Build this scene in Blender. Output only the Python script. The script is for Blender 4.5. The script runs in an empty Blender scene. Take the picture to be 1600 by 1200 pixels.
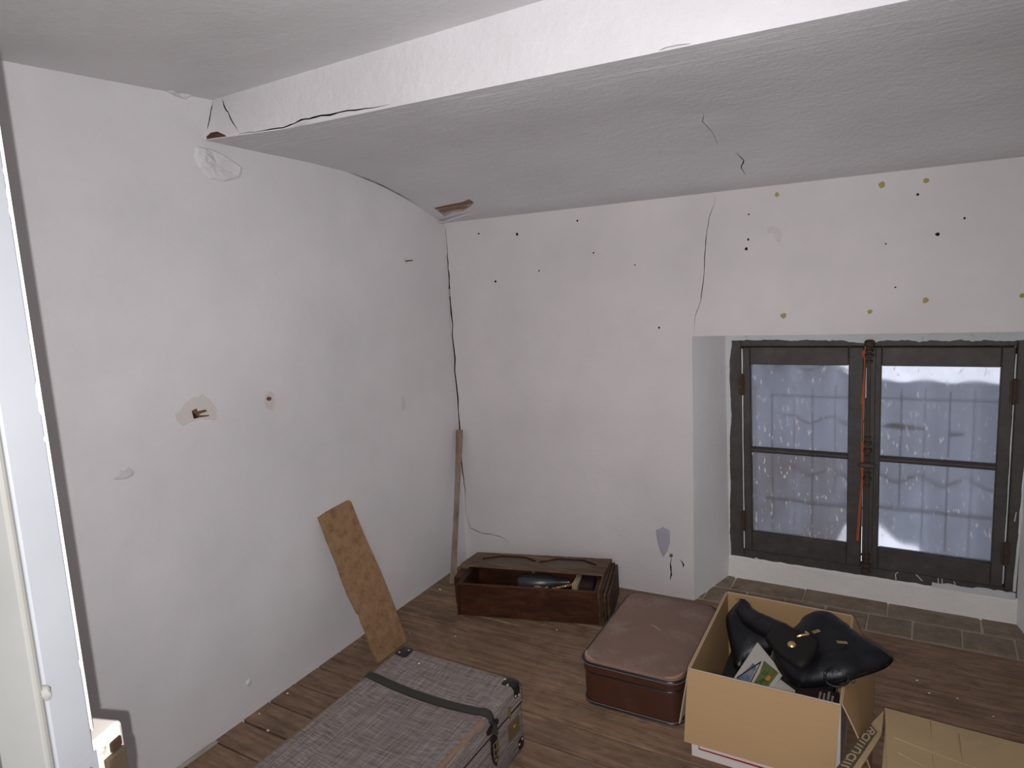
import bpy, bmesh, math, random
from mathutils import Vector, Matrix, noise
from mathutils.geometry import delaunay_2d_cdt
C = bpy.context.scene.collection
V = Vector
PI = math.pi
rnd = random.Random(7)

# ------------------------------------------------------------------ camera, sky, lights, exposure
cam = bpy.data.cameras.new('camera')
cam.sensor_fit = 'HORIZONTAL'; cam.sensor_width = 36.0
cam.lens = 1058.9135 / 1600 * 36.0
cam.clip_start = 0.02
co = bpy.data.objects.new('camera', cam); C.objects.link(co)
RM = ((0.85615668, 0.51150493, -0.07320146), (-0.02715777, 0.18601519, 0.98217147), (-0.51600213, 0.83890468, -0.17314948))
CAM = V((2.13496639, -2.85332592, 1.6))
m = Matrix.Identity(4)
for i in range(3):
    m[i][0] = RM[0][i]; m[i][1] = RM[1][i]; m[i][2] = -RM[2][i]; m[i][3] = CAM[i]
co.matrix_world = m
bpy.context.scene.camera = co
vs = bpy.context.scene.view_settings
vs.view_transform = 'Standard'; vs.look = 'None'; vs.gamma = 1.0; vs.use_curve_mapping = False
vs.exposure = 0.0

world = bpy.data.worlds.new('overcast_sky'); bpy.context.scene.world = world
world.use_nodes = True
bg = world.node_tree.nodes['Background']
bg.inputs['Color'].default_value = (0.92, 0.93, 1.0, 1); bg.inputs['Strength'].default_value = 1.5

# the phone's own flash, a few centimetres from its lens
fl = bpy.data.lights.new('camera_flash', 'SPOT'); fl.energy = 122; fl.shadow_soft_size = 0.0025
fl.color = (1.0, 0.965, 0.97); fl.spot_size = math.radians(132); fl.spot_blend = 1.0
fo = bpy.data.objects.new('camera_flash', fl); C.objects.link(fo)
fm = m @ Matrix.Rotation(math.radians(5), 4, 'Y'); off = CAM + V(RM[0]) * -0.019 + V(RM[1]) * -0.020 + V(RM[2]) * 0.004
for i in range(3): fm[i][3] = off[i]
fo.matrix_world = fm

# ------------------------------------------------------------------ materials
def mat(name, base=(.5, .5, .5), rough=.7, spec=.3, metal=0.0):
    M = bpy.data.materials.new(name); M.use_nodes = True
    b = M.node_tree.nodes['Principled BSDF']
    b.inputs['Base Color'].default_value = (*base, 1); b.inputs['Roughness'].default_value = rough
    b.inputs['Specular IOR Level'].default_value = spec; b.inputs['Metallic'].default_value = metal
    return M
def nd(M, t, **k):
    n = M.node_tree.nodes.new(t)
    for a, v in k.items():
        if a in n.inputs: n.inputs[a].default_value = v
        else: setattr(n, a, v)
    return n
def lk(M, a, b): M.node_tree.links.new(a, b)
def bsdf(M): return M.node_tree.nodes['Principled BSDF']
def coords(M, scale=(1, 1, 1), rot=(0, 0, 0), rand=False):
    tc = nd(M, 'ShaderNodeTexCoord'); mp = nd(M, 'ShaderNodeMapping')
    mp.inputs['Scale'].default_value = scale; mp.inputs['Rotation'].default_value = rot
    lk(M, tc.outputs['Object'], mp.inputs['Vector'])
    if rand:
        oi = nd(M, 'ShaderNodeObjectInfo'); mu = nd(M, 'ShaderNodeMath', operation='MULTIPLY'); mu.inputs[1].default_value = 37.0
        cb = nd(M, 'ShaderNodeCombineXYZ'); lk(M, oi.outputs['Random'], mu.inputs[0])
        for k in range(3): lk(M, mu.outputs[0], cb.inputs[k])
        lk(M, cb.outputs[0], mp.inputs['Location'])
    return mp.outputs[0]
def noi(M, vec, scale, detail=5, rough=.6, dist=0):
    n = nd(M, 'ShaderNodeTexNoise'); n.inputs['Scale'].default_value = scale; n.inputs['Detail'].default_value = detail
    n.inputs['Roughness'].default_value = rough; n.inputs['Distortion'].default_value = dist
    lk(M, vec, n.inputs['Vector']); return n.outputs['Fac']
def ramp(M, fac, stops, interp='LINEAR'):
    r = nd(M, 'ShaderNodeValToRGB'); r.color_ramp.interpolation = interp
    e = r.color_ramp.elements
    while len(e) < len(stops): e.new(.5)
    for el, (p, c) in zip(e, stops):
        el.position = p; el.color = (*c, 1) if len(c) == 3 else c
    lk(M, fac, r.inputs['Fac']); return r.outputs['Color']
def mix(M, f, a, b, mode='MIX'):
    n = nd(M, 'ShaderNodeMix', data_type='RGBA', blend_type=mode)
    if isinstance(f, (int, float)): n.inputs[0].default_value = f
    else: lk(M, f, n.inputs[0])
    for s, i in ((a, 6), (b, 7)):
        if isinstance(s, tuple): n.inputs[i].default_value = (*s, 1)
        else: lk(M, s, n.inputs[i])
    return n.outputs[2]
def base(M, c): lk(M, c, bsdf(M).inputs['Base Color'])
def bump(M, h, strength=.2, dist=.002):
    b = nd(M, 'ShaderNodeBump'); b.inputs['Strength'].default_value = strength; b.inputs['Distance'].default_value = dist
    lk(M, h, b.inputs['Height']); lk(M, b.outputs[0], bsdf(M).inputs['Normal']); return b
def g(v): return (v, v, v)

def plaster(name, c, stain=.25, coarse=.35):
    M = mat(name, c, .85, .2); v = coords(M)
    n1 = noi(M, v, 1.6, 6, .6); n2 = noi(M, v, 7, 8, .7); n3 = noi(M, v, 45, 4, .6)
    dark = tuple(x * .86 for x in c); gray = (c[0] * .74, c[1] * .73, c[2] * .74)
    c1 = mix(M, ramp(M, n1, [(.35, g(0)), (.7, g(1))]), c, dark)
    c2 = mix(M, ramp(M, n2, [(.62, g(0)), (.8, g(stain))]), c1, gray)
    base(M, c2)
    a = nd(M, 'ShaderNodeMath', operation='MULTIPLY_ADD'); lk(M, n2, a.inputs[0]); a.inputs[1].default_value = 2.0; lk(M, n3, a.inputs[2])
    bump(M, a.outputs[0], coarse, .003)
    return M
P_LEFT = plaster('painted_plaster_left', (.70, .685, .70))
P_BACK = plaster('painted_plaster_back', (.675, .64, .632))
def ceiling_plaster():
    M = plaster('painted_plaster_ceiling', (.69, .68, .70), .3, .6)
    v = coords(M, (2.2, 26, 10)); n = noi(M, v, 1.6, 7, .7, .4)            # brush-dragged whitewash streaks along the beam
    tc = coords(M); sp = nd(M, 'ShaderNodeSeparateXYZ'); lk(M, tc, sp.inputs[0])
    mr = nd(M, 'ShaderNodeMapRange'); lk(M, sp.outputs['Y'], mr.inputs[0]); mr.inputs[1].default_value = -1.0; mr.inputs[2].default_value = -1.3; mr.inputs[3].default_value = 0.12; mr.inputs[4].default_value = 1.0
    f = ramp(M, n, [(.52, g(0)), (.68, g(1))]); mu = nd(M, 'ShaderNodeMath', operation='MULTIPLY'); lk(M, f, mu.inputs[0]); lk(M, mr.outputs[0], mu.inputs[1])
    old = bsdf(M).inputs['Base Color'].links[0].from_socket
    base(M, mix(M, mu.outputs[0], mix(M, .10, old, (.45, .45, .46)), (.84, .83, .83)))
    ad = nd(M, 'ShaderNodeMath', operation='ADD'); b = [k for k in M.node_tree.nodes if k.type == 'BUMP'][0]; h = b.inputs['Height'].links[0].from_socket
    lk(M, h, ad.inputs[0]); lk(M, mu.outputs[0], ad.inputs[1]); lk(M, ad.outputs[0], b.inputs['Height'])
    return M
P_CEIL = ceiling_plaster()
P_BEAM = plaster('rough_beam_plaster', (.74, .72, .735), .12, .9)
P_WARM = plaster('warm_painted_plaster', (.66, .59, .53))  # for the unseen walls; tint added to warm the light they bounce
P_LATHGAP = plaster('grey_lath_mortar', (.42, .38, .38), .5, .6)
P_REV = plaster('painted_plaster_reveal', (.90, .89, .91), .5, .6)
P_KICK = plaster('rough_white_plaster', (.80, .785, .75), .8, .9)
P_BARE = plaster('bare_plaster', (.64, .60, .575), .6, .7)
P_FLAT = plaster('painted_plaster_flat_ceiling', (.70, .69, .70), .3, .5)
M_DARK = mat('dark_cavity', (.035, .025, .02), .95, .05)
M_CRACK = mat('crack_depth', (.10, .085, .075), .95, .05)
M_HOLE = mat('hole_rubble', (.16, .085, .055), .9, .1)

def wood(name, cols, along='x', rough=.65, rand=True, scale=1.0, spec=.25, bmp=.4):
    M = mat(name, cols[0], rough, spec)
    s = {'x': (1.2, 16, 16), 'y': (16, 1.2, 16), 'z': (16, 16, 1.2)}[along]
    v = coords(M, tuple(k * scale for k in s), rand=rand)
    n = noi(M, v, 1.6, 8, .65, .8); v2 = coords(M, (3, 3, 3), rand=rand); n2 = noi(M, v2, 1.5, 6, .65)
    k = len(cols) - 1
    c = ramp(M, n, [(.3 + .4 * i / k, cc) for i, cc in enumerate(cols)])
    c = mix(M, ramp(M, n2, [(.45, g(0)), (.75, g(.6))]), c, tuple(x * .45 for x in cols[0]))
    base(M, c); bump(M, n, bmp, .002); return M
def floor_wood():
    M = mat('old_floorboard', (.2, .14, .1), .62, .3)
    v = coords(M, (1.6, 12, 12), rand=True); n = noi(M, v, 2.0, 10, .66, 2.2)
    vm = coords(M, (7, 10, 7), rand=True); nm = noi(M, vm, 1.3, 8, .68)          # worn mottling
    vd = coords(M, (14, 90, 40), rand=True); ndash = noi(M, vd, 1.0, 4, .6)       # open grain
    v2 = coords(M, (2.2, 3.5, 3), rand=True); n2 = noi(M, v2, 1.5, 6, .7)
    c = ramp(M, n, [(.25, (.125, .080, .054)), (.42, (.195, .130, .088)), (.6, (.262, .182, .126)), (.78, (.34, .245, .175))])
    c = mix(M, .75, c, ramp(M, nm, [(.28, (.62, .58, .55)), (.5, (.98, .95, .92)), (.72, (1.30, 1.26, 1.22))]), 'MULTIPLY')
    kn = nd(M, 'ShaderNodeTexWave'); kn.bands_direction = 'Y'; kn.inputs['Scale'].default_value = .6; kn.inputs['Distortion'].default_value = 9; kn.inputs['Detail'].default_value = 3; kn.inputs['Detail Scale'].default_value = .7
    lk(M, v, kn.inputs['Vector']); c = mix(M, .30, c, ramp(M, kn.outputs['Fac'], [(.2, (.70, .60, .5)), (.7, (1.1, 1.08, 1.05))]), 'MULTIPLY')
    oi = nd(M, 'ShaderNodeObjectInfo')
    c = mix(M, .6, c, ramp(M, oi.outputs['Random'], [(0, (.84, .80, .78)), (1, (1.18, 1.12, 1.06))]), 'MULTIPLY')
    c = mix(M, ramp(M, ndash, [(.60, g(0)), (.70, g(.6))]), c, (.06, .038, .026))
    c = mix(M, ramp(M, n2, [(.50, g(0)), (.70, g(.55))]), c, (.085, .060, .044))
    base(M, c); bump(M, n, .35, .002); return M
M_FLOOR = floor_wood()
M_SUB = mat('floor_void', (.02, .015, .012), .95, .05)
def brick_mat():
    M = mat('dusty_floor_tile', (.2, .15, .12), .85, .2); v = coords(M, rand=True)
    n = noi(M, v, 14, 8, .7); n2 = noi(M, v, 3, 4, .6)
    c = ramp(M, n, [(.3, (.165, .128, .092)), (.5, (.235, .185, .138)), (.7, (.31, .25, .195))])
    c = mix(M, ramp(M, n2, [(.45, g(0)), (.8, g(.4))]), c, (.245, .21, .17))
    base(M, c); bump(M, n, .5, .003); return M
M_BRICK = brick_mat()
M_MORTAR = plaster('floor_mortar', (.46, .41, .33), .9, .9)
W_DARK = wood('dark_case_wood', [(.024, .009, .0045), (.050, .018, .008), (.085, .032, .014)], 'x', .5, spec=.25, bmp=.2)
W_LID = wood('dry_grey_brown_wood', [(.085, .055, .037), (.15, .10, .07), (.21, .15, .11)], 'x', .85, bmp=.7)
W_MOULD = wood('worn_moulding_wood', [(.032, .016, .009), (.065, .036, .022), (.115, .072, .048)], 'y', .7, bmp=.5)
W_STICK = wood('weathered_batten', [(.13, .095, .07), (.22, .17, .13), (.30, .24, .19)], 'z', .8)
W_LATH = wood('ceiling_lath', [(.17, .075, .04), (.23, .105, .055), (.3, .15, .08)], 'x', .8)
W_PALE = wood('pale_batten', [(.33, .29, .25), (.45, .41, .36), (.52, .48, .43)], 'y', .8)
def fibre():
    M = mat('brown_fibreboard', (.3, .17, .08), .75, .25); v = coords(M)
    n = noi(M, v, 26, 10, .75); n2 = noi(M, v, 9, 5, .6)
    c = ramp(M, n, [(.3, (.17, .095, .048)), (.5, (.285, .172, .090)), (.7, (.36, .23, .13))])
    c = mix(M, ramp(M, n2, [(.62, g(0)), (.72, g(.7))]), c, (.13, .065, .032))
    base(M, c); bump(M, n, .3, .002); return M
M_FIBRE = fibre()
def weave():
    M = mat('woven_trunk_cloth', (.2, .19, .19), .85, .2)
    a = noi(M, coords(M, (9, 420, 200)), 1.0, 3, .6); b = noi(M, coords(M, (420, 9, 200)), 1.0, 3, .6)
    big = noi(M, coords(M), 7, 6, .7)
    ca = ramp(M, a, [(.36, (.075, .062, .056)), (.5, (.185, .155, .142)), (.64, (.36, .315, .305))])
    cb = ramp(M, b, [(.36, (.08, .067, .06)), (.5, (.19, .16, .148)), (.64, (.35, .31, .30))])
    c = mix(M, .5, ca, cb)
    c = mix(M, ramp(M, big, [(.5, g(0)), (.8, g(.5))]), c, (.20, .15, .115))
    base(M, c)
    s = nd(M, 'ShaderNodeMath', operation='ADD'); lk(M, a, s.inputs[0]); lk(M, b, s.inputs[1]); bump(M, s.outputs[0], .6, .002)
    return M
M_WEAVE = weave()
def worn(name, c, c2, amount=.66, rough=.5, scale=9, spec=.4, bmp=.15):
    M = mat(name, c, rough, spec); v = coords(M); n = noi(M, v, scale, 8, .7); n2 = noi(M, v, 2.5, 5, .6)
    k = mix(M, ramp(M, n, [(amount, g(0)), (amount + .12, g(1))]), c, c2)
    k = mix(M, ramp(M, n2, [(.4, g(0)), (.7, g(.5))]), k, tuple(x * .65 for x in c))
    base(M, k); bump(M, n, bmp, .002); return M
M_BIND = worn('worn_leather_binding', (.22, .125, .075), (.15, .12, .10), .48, .8, 40)
M_STRAPM = worn('dark_wood_strap', (.030, .028, .024), (.09, .075, .06), .72, .6)
M_BLACKL = worn('black_leather_corner', (.012, .010, .010), (.16, .08, .05), .68, .4, 22)
M_BRASS = worn('tarnished_brass', (.25, .185, .10), (.12, .085, .05), .55, .45, 30)
bsdf(M_BRASS).inputs['Metallic'].default_value = .6
M_RIVET = mat('pale_rivet', (.55, .5, .45), .4, .5, .5)
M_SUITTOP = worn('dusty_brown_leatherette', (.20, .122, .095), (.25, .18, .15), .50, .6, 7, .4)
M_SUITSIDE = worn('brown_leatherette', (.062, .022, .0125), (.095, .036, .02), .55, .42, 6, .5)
M_SCUFF = worn('rubbed_tan_corner', (.42, .25, .175), (.22, .12, .09), .58, .7, 60)
M_PIPE_GROOVE = mat('black_piping', (.012, .011, .011), .35, .5)  # piping, and the dark ring that paints shade into the lid groove
M_WIRE = mat('pale_piping_thread', (.22, .21, .20), .6, .2)
def card(name, c, c2, am=.62):
    M = mat(name, c, .8, .15); v = coords(M); n = noi(M, v, 5, 7, .65); f = noi(M, coords(M, (8, 300, 300)), 1, 3, .5)
    k = mix(M, ramp(M, n, [(am, g(0)), (am + .2, g(.7))]), c, c2); k = mix(M, ramp(M, f, [(.4, g(0)), (.6, g(.12))]), k, tuple(x * .7 for x in c))
    base(M, k); bump(M, n, .1, .003); return M
M_KRAFT = card('kraft_cardboard', (.385, .25, .128), (.35, .225, .11))
M_KRAFT2 = card('stained_pale_cardboard', (.40, .295, .165), (.25, .205, .125), .56)
M_BOXW = card('white_printed_cardboard', (.62, .57, .53), (.42, .37, .33), .58)
M_EDGE = mat('cardboard_edge', (.46, .34, .22), .85, .1)
M_RED = mat('red_print', (.30, .015, .03), .7, .2)
M_BAND = mat('dark_olive_print', (.085, .075, .052), .8, .15)
M_LETTER = mat('kraft_lettering', (.40, .29, .17), .8, .15)
def leather():
    M = mat('black_bag_leather', (.0055, .0055, .0075), .40, .32); v = coords(M)
    n = noi(M, v, 120, 3, .6); n2 = noi(M, v, 9, 5, .6)
    a = nd(M, 'ShaderNodeMath', operation='MULTIPLY_ADD'); lk(M, n2, a.inputs[0]); a.inputs[1].default_value = 6; lk(M, n, a.inputs[2])
    bump(M, a.outputs[0], .25, .002); return M
M_LEATHER = leather()
M_LEATHER2 = worn('worn_black_pocket_leather', (.012, .011, .010), (.03, .027, .023), .66, .6, 40, .2)
M_GOLD = worn('gilt_metal', (.52, .36, .16), (.25, .16, .07), .6, .35, 60); bsdf(M_GOLD).inputs['Metallic'].default_value = .7
M_STEEL = mat('dark_steel', (.10, .10, .10), .4, .5, .8)
def frame_paint():
    M = mat('brown_black_window_paint', (.05, .045, .04), .55, .35); v = coords(M); n = noi(M, v, 13, 8, .7); n2 = noi(M, v, 40, 4, .6)
    c = ramp(M, n, [(.35, (.048, .043, .039)), (.6, (.072, .066, .061)), (.78, (.105, .094, .085))])
    c = mix(M, ramp(M, n2, [(.70, g(0)), (.76, g(.6))]), c, (.16, .13, .11))
    base(M, c); bump(M, n, .25, .002); return M
M_FRAME = frame_paint()
M_RUST = worn('rusty_iron', (.055, .035, .022), (.15, .08, .04), .58, .7, 45)
M_WHITEP = worn('peeling_white_paint', (.62, .64, .64), (.3, .31, .31), .58, .7, 30)
M_ORANGE = worn('orange_primer', (.42, .085, .022), (.22, .05, .02), .62, .7, 30)
def pane_mat(name='dirty_window_glass', lo=.42, film=.75, veil=.32):
    M = bpy.data.materials.new(name); M.use_nodes = True; nt = M.node_tree; nt.nodes.clear()
    out = nt.nodes.new('ShaderNodeOutputMaterial')
    tr = nt.nodes.new('ShaderNodeBsdfTransparent'); tr.inputs[0].default_value = (.93, .95, 1, 1)
    rf = nt.nodes.new('ShaderNodeBsdfRefraction'); rf.inputs['IOR'].default_value = 1.22; rf.inputs['Roughness'].default_value = .44; rf.inputs[0].default_value = (.93, .95, 1, 1)
    df = nt.nodes.new('ShaderNodeBsdfDiffuse')
    v = coords(M)
    m1 = nt.nodes.new('ShaderNodeMixShader'); m1.inputs[0].default_value = .60
    nt.links.new(tr.outputs[0], m1.inputs[1]); nt.links.new(rf.outputs[0], m1.inputs[2])
    n = noi(M, v, 6, 6, .65); sp = noi(M, coords(M, (70, 70, 22)), 1.0, 3, .6)
    f = ramp(M, n, [(.3, g(veil * .5)), (.75, g(veil))])
    n3 = noi(M, coords(M, (1, 1, 1), (.3, .2, .4)), 2.6, 5, .6)
    f2 = mix(M, ramp(M, n3, [(.40, g(0)), (.52, g(1))]), (0, 0, 0), ramp(M, sp, [(.60, g(0)), (.65, g(.42))]))
    fc = mix(M, ramp(M, n3, [(lo, g(0)), (lo + .2, g(film))]), (.50, .50, .53), (.30, .245, .21))      # brown film of dirt
    lk(M, mix(M, ramp(M, sp, [(.60, g(0)), (.65, g(1))]), fc, (.95, .95, .95)), df.inputs[0])      # white drips and specks
    ad = nd(M, 'ShaderNodeMix', data_type='RGBA', blend_type='ADD'); ad.inputs[0].default_value = 1
    lk(M, f, ad.inputs[6]); lk(M, f2, ad.inputs[7])
    m2 = nt.nodes.new('ShaderNodeMixShader'); lk(M, ad.outputs[2], m2.inputs[0])
    nt.links.new(m1.outputs[0], m2.inputs[1]); nt.links.new(df.outputs[0], m2.inputs[2])
    nt.links.new(m2.outputs[0], out.inputs[0]); return M
M_PANE = pane_mat()
M_PANE2 = pane_mat('brown_stained_window_glass', .26, .95, .5)
def sheet_mat():
    M = bpy.data.materials.new('translucent_corrugated_plastic'); M.use_nodes = True; nt = M.node_tree; nt.nodes.clear()
    out = nt.nodes.new('ShaderNodeOutputMaterial')
    df = nt.nodes.new('ShaderNodeBsdfDiffuse'); tl = nt.nodes.new('ShaderNodeBsdfTranslucent')
    n = noi(M, coords(M, (3, 3, 3)), 2, 6, .65)
    c = ramp(M, n, [(.3, (.32, .345, .40)), (.7, (.42, .455, .52))])
    lk(M, c, df.inputs[0]); lk(M, c, tl.inputs[0])
    mx = nt.nodes.new('ShaderNodeMixShader'); mx.inputs[0].default_value = .5
    nt.links.new(df.outputs[0], mx.inputs[1]); nt.links.new(tl.outputs[0], mx.inputs[2]); nt.links.new(mx.outputs[0], out.inputs[0])
    return M
M_SHEET = sheet_mat()
M_DIRT = mat('brown_leaf_dirt', (.17, .13, .11), .9, .1)
M_BATTEN = mat('shadowed_batten', (.30, .30, .33), .85, .1)
M_YELLOW = worn('yellowed_glue', (.34, .29, .075), (.22, .18, .05), .6, .6, 200)
M_SMEAR = plaster('lavender_paint_smear', (.42, .40, .46), .5, .3)
M_DOOR = worn('grey_door_paint', (.235, .245, .262), (.29, .255, .225), .64, .5, 6, .3)
M_DOOR2 = worn('greenish_grey_door_paint', (.175, .175, .16), (.24, .17, .115), .68, .55, 7, .3)
M_DOOR3 = worn('dark_door_panel', (.055, .048, .038), (.08, .07, .055), .6, .6, 7)
M_CHIP = mat('chipped_white_arris', (.78, .77, .75), .7, .3)
M_LOCK = worn('chipped_white_lock', (.58, .55, .50), (.13, .07, .035), .62, .5, 38)
M_BOLT = worn('brown_metal_bolt', (.045, .034, .022), (.09, .055, .025), .52, .5, 30)
M_RUSTP = mat('rust_patch', (.028, .014, .008), .8, .2)
M_CRUMB = mat('plaster_crumb', (.66, .62, .55), .9, .1)
M_GLASSD = mat('dusty_dark_glass', (.030, .030, .034), .35, .6)
M_DUSTG = worn('dusty_panel_glass', (.115, .090, .066), (.15, .122, .095), .55, .6, 12)
M_CREAM = mat('cream_paper_edges', (.55, .46, .27), .85, .1)
M_MAROON = mat('dark_maroon_cover', (.028, .014, .015), .55, .35)
M_INK = mat('pale_cover_lettering', (.36, .31, .31), .7, .2)
M_PAPER = mat('grey_white_paper', (.42, .40, .36), .75, .25)
def pic(name, a, b, c, s=40):
    M = mat(name, a, .5, .3); n = noi(M, coords(M), s, 4, .6, 1.0); base(M, ramp(M, n, [(.36, a), (.5, b), (.64, c)])); return M
M_PICG = pic('green_printed_photo', (.035, .055, .015), (.09, .14, .035), (.12, .09, .035))
M_PICB = pic('blue_green_printed_photo', (.02, .11, .04), (.09, .16, .27), (.30, .20, .17), 28)
M_PICL = pic('light_green_print', (.12, .22, .07), (.2, .3, .12), (.3, .33, .2), 30)
M_BIRD = mat('orange_bird_print', (.42, .19, .03), .5, .3)
M_BLACK = mat('black_print', (.012, .012, .012), .6, .3)

# ------------------------------------------------------------------ object helpers
def wloc(o):
    p = V((0, 0, 0))
    while o is not None: p += o.location; o = o.parent
    return p
def obj(name, bm, M, parent=None, smooth=False, kind=None):
    if parent is not None: bmesh.ops.translate(bm, verts=bm.verts, vec=-wloc(parent))
    me = bpy.data.meshes.new(name); bmesh.ops.recalc_face_normals(bm, faces=bm.faces) if getattr(bm, '_r', True) is True and name not in NORECALC else None
    bm.to_mesh(me); bm.free()
    for k in (M if isinstance(M, (list, tuple)) else [M]): me.materials.append(k)
    if smooth:
        for p in me.polygons: p.use_smooth = True
        if smooth != 'full':
            try: me.set_sharp_from_angle(angle=math.radians(38))
            except Exception: pass
    o = bpy.data.objects.new(name, me); C.objects.link(o)
    if parent is not None: o.parent = parent
    if kind: o['kind'] = kind
    return o
NORECALC = set()
class _BM: pass
def B(): return bmesh.new()
def tag(o, label, cat, group=None):
    o['label'] = label; o['category'] = cat
    if group: o['group'] = group
    return o
def thing(name, label, cat, loc, group=None):
    o = bpy.data.objects.new(name, None); C.objects.link(o); o.location = loc; o.empty_display_size = .05
    return tag(o, label, cat, group)
def struct(name, loc=(0, 0, 0)):
    o = bpy.data.objects.new(name, None); C.objects.link(o); o.location = loc; o['kind'] = 'structure'; o.empty_display_size = .05; return o
def setorigin(o):
    # put a single-mesh thing's origin at its base centre
    me = o.data; xs = [v.co for v in me.vertices]
    c = V((sum(v.x for v in xs) / len(xs), sum(v.y for v in xs) / len(xs), min(v.z for v in xs)))
    me.transform(Matrix.Translation(-c)); o.location = c; return o
def box(bm, lo, hi, M=None, bevel=0.0, seg=2):
    lo, hi = V(lo), V(hi); vs_ = []
    for z in (lo.z, hi.z):
        for x, y in ((lo.x, lo.y), (hi.x, lo.y), (hi.x, hi.y), (lo.x, hi.y)): vs_.append(bm.verts.new((x, y, z)))
    fs = [(3, 2, 1, 0), (4, 5, 6, 7), (0, 1, 5, 4), (1, 2, 6, 5), (2, 3, 7, 6), (3, 0, 4, 7)]
    fc = [bm.faces.new([vs_[i] for i in f]) for f in fs]
    if bevel:
        es = list({e for f in fc for e in f.edges})
        r = bmesh.ops.bevel(bm, geom=es, offset=bevel, segments=seg, profile=.5, affect='EDGES', clamp_overlap=True)
        vs_ = list({v for f in r['faces'] for v in f.verts} | {v for v in vs_ if v.is_valid})
    if M is not None: bmesh.ops.transform(bm, matrix=M, verts=[v for v in vs_ if v.is_valid])
    return vs_
def prism(bm, pts, vec):
    vec = V(vec); a = [bm.verts.new(V(p)) for p in pts]; b = [bm.verts.new(V(p) + vec) for p in pts]; n = len(a)
    bm.faces.new(a[::-1]); bm.faces.new(b)
    for i in range(n): bm.faces.new((a[i], a[(i + 1) % n], b[(i + 1) % n], b[i]))
def slab(bm, q, t):
    # quad corners (4 points, maybe warped) with thickness vector t
    prism(bm, q, t)
def sweep(bm, pts, prof, up=(0, 0, 1), closed=False, caps=True):
    # sweep closed 2-D profile [(side, up)] along points
    pts = [V(p) for p in pts]; n = len(pts); up = V(up); rings = []
    for i, p in enumerate(pts):
        a = pts[(i - 1) % n] if (closed or i > 0) else p; b = pts[(i + 1) % n] if (closed or i < n - 1) else p
        t = (b - a).normalized(); s = t.cross(up)
        if s.length < 1e-4: s = t.cross(V((1, 0, 0)))
        s.normalize(); u = s.cross(t).normalized()
        pr = prof(i / max(1, n - 1)) if callable(prof) else prof
        rings.append([bm.verts.new(p + s * x + u * y) for x, y in pr])
    k = len(rings[0])
    for i in range(n if closed else n - 1):
        r0, r1 = rings[i], rings[(i + 1) % n]
        for j in range(k): bm.faces.new((r0[j], r0[(j + 1) % k], r1[(j + 1) % k], r1[j]))
    if caps and not closed: bm.faces.new(rings[0][::-1]); bm.faces.new(rings[-1])
def circ(r, n=8): return [(r * math.cos(2 * PI * i / n), r * math.sin(2 * PI * i / n)) for i in range(n)]
def rect(w, h): return [(-w / 2, -h / 2), (w / 2, -h / 2), (w / 2, h / 2), (-w / 2, h / 2)]
def tube(bm, pts, r, n=8, up=(0, 0, 1), closed=False): sweep(bm, pts, circ(r, n), up, closed)
def lathe(bm, prof, c, axis=(0, 0, 1), n=14):
    ax = V(axis).normalized(); a = ax.orthogonal().normalized(); b = ax.cross(a); rings = []
    for r, h in prof: rings.append([bm.verts.new(V(c) + ax * h + (a * math.cos(2 * PI * i / n) + b * math.sin(2 * PI * i / n)) * max(r, .0004)) for i in range(n)])
    for r0, r1 in zip(rings, rings[1:]):
        for i in range(n): bm.faces.new((r0[i], r0[(i + 1) % n], r1[(i + 1) % n], r1[i]))
    bm.faces.new(rings[0][::-1]); bm.faces.new(rings[-1])
def inpoly(x, y, P):
    c = False; n = len(P); j = n - 1
    for i in range(n):
        xi, yi = P[i][0], P[i][1]; xj, yj = P[j][0], P[j][1]
        if (yi > y) != (yj > y) and x < (xj - xi) * (y - yi) / (yj - yi) + xi: c = not c
        j = i
    return c
def dist_poly(x, y, P):
    d = 9; p = V((x, y)); n = len(P)
    for i in range(n):
        a = V(P[i][:2]); b = V(P[(i + 1) % n][:2]); ab = b - a; L = ab.length_squared
        t = 0 if L < 1e-12 else max(0, min(1, (p - a).dot(ab) / L)); d = min(d, (p - a - ab * t).length)
    return d
def ribbon(pl, w, taper=True, jit=.35, sub=3):
    # polyline -> thin closed polygon of uneven width (a crack)
    P = [V(p) for p in pl]; Q = []
    for a, b in zip(P, P[1:]):
        for k in range(sub):
            Q.append(a.lerp(b, k / sub) + V((rnd.uniform(-1, 1), rnd.uniform(-1, 1))) * (w * .5 if k else 0))
    Q.append(P[-1]); n = len(Q); L = []; R = []
    for i, p in enumerate(Q):
        t = (Q[min(i + 1, n - 1)] - Q[max(i - 1, 0)]).normalized(); s = V((-t.y, t.x))
        ww = w / 2 * (1 + rnd.uniform(-jit, jit))
        if taper: ww *= min(1, .15 + 3 * min(i, n - 1 - i) / n)
        L.append(p + s * ww); R.append(p - s * ww)
    return [tuple(p) for p in L + R[::-1]]
def disc(c, r, n=8): return [(c[0] + r * math.cos(2 * PI * i / n) * rnd.uniform(.8, 1.15), c[1] + r * math.sin(2 * PI * i / n) * rnd.uniform(.8, 1.2)) for i in range(n)]
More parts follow.
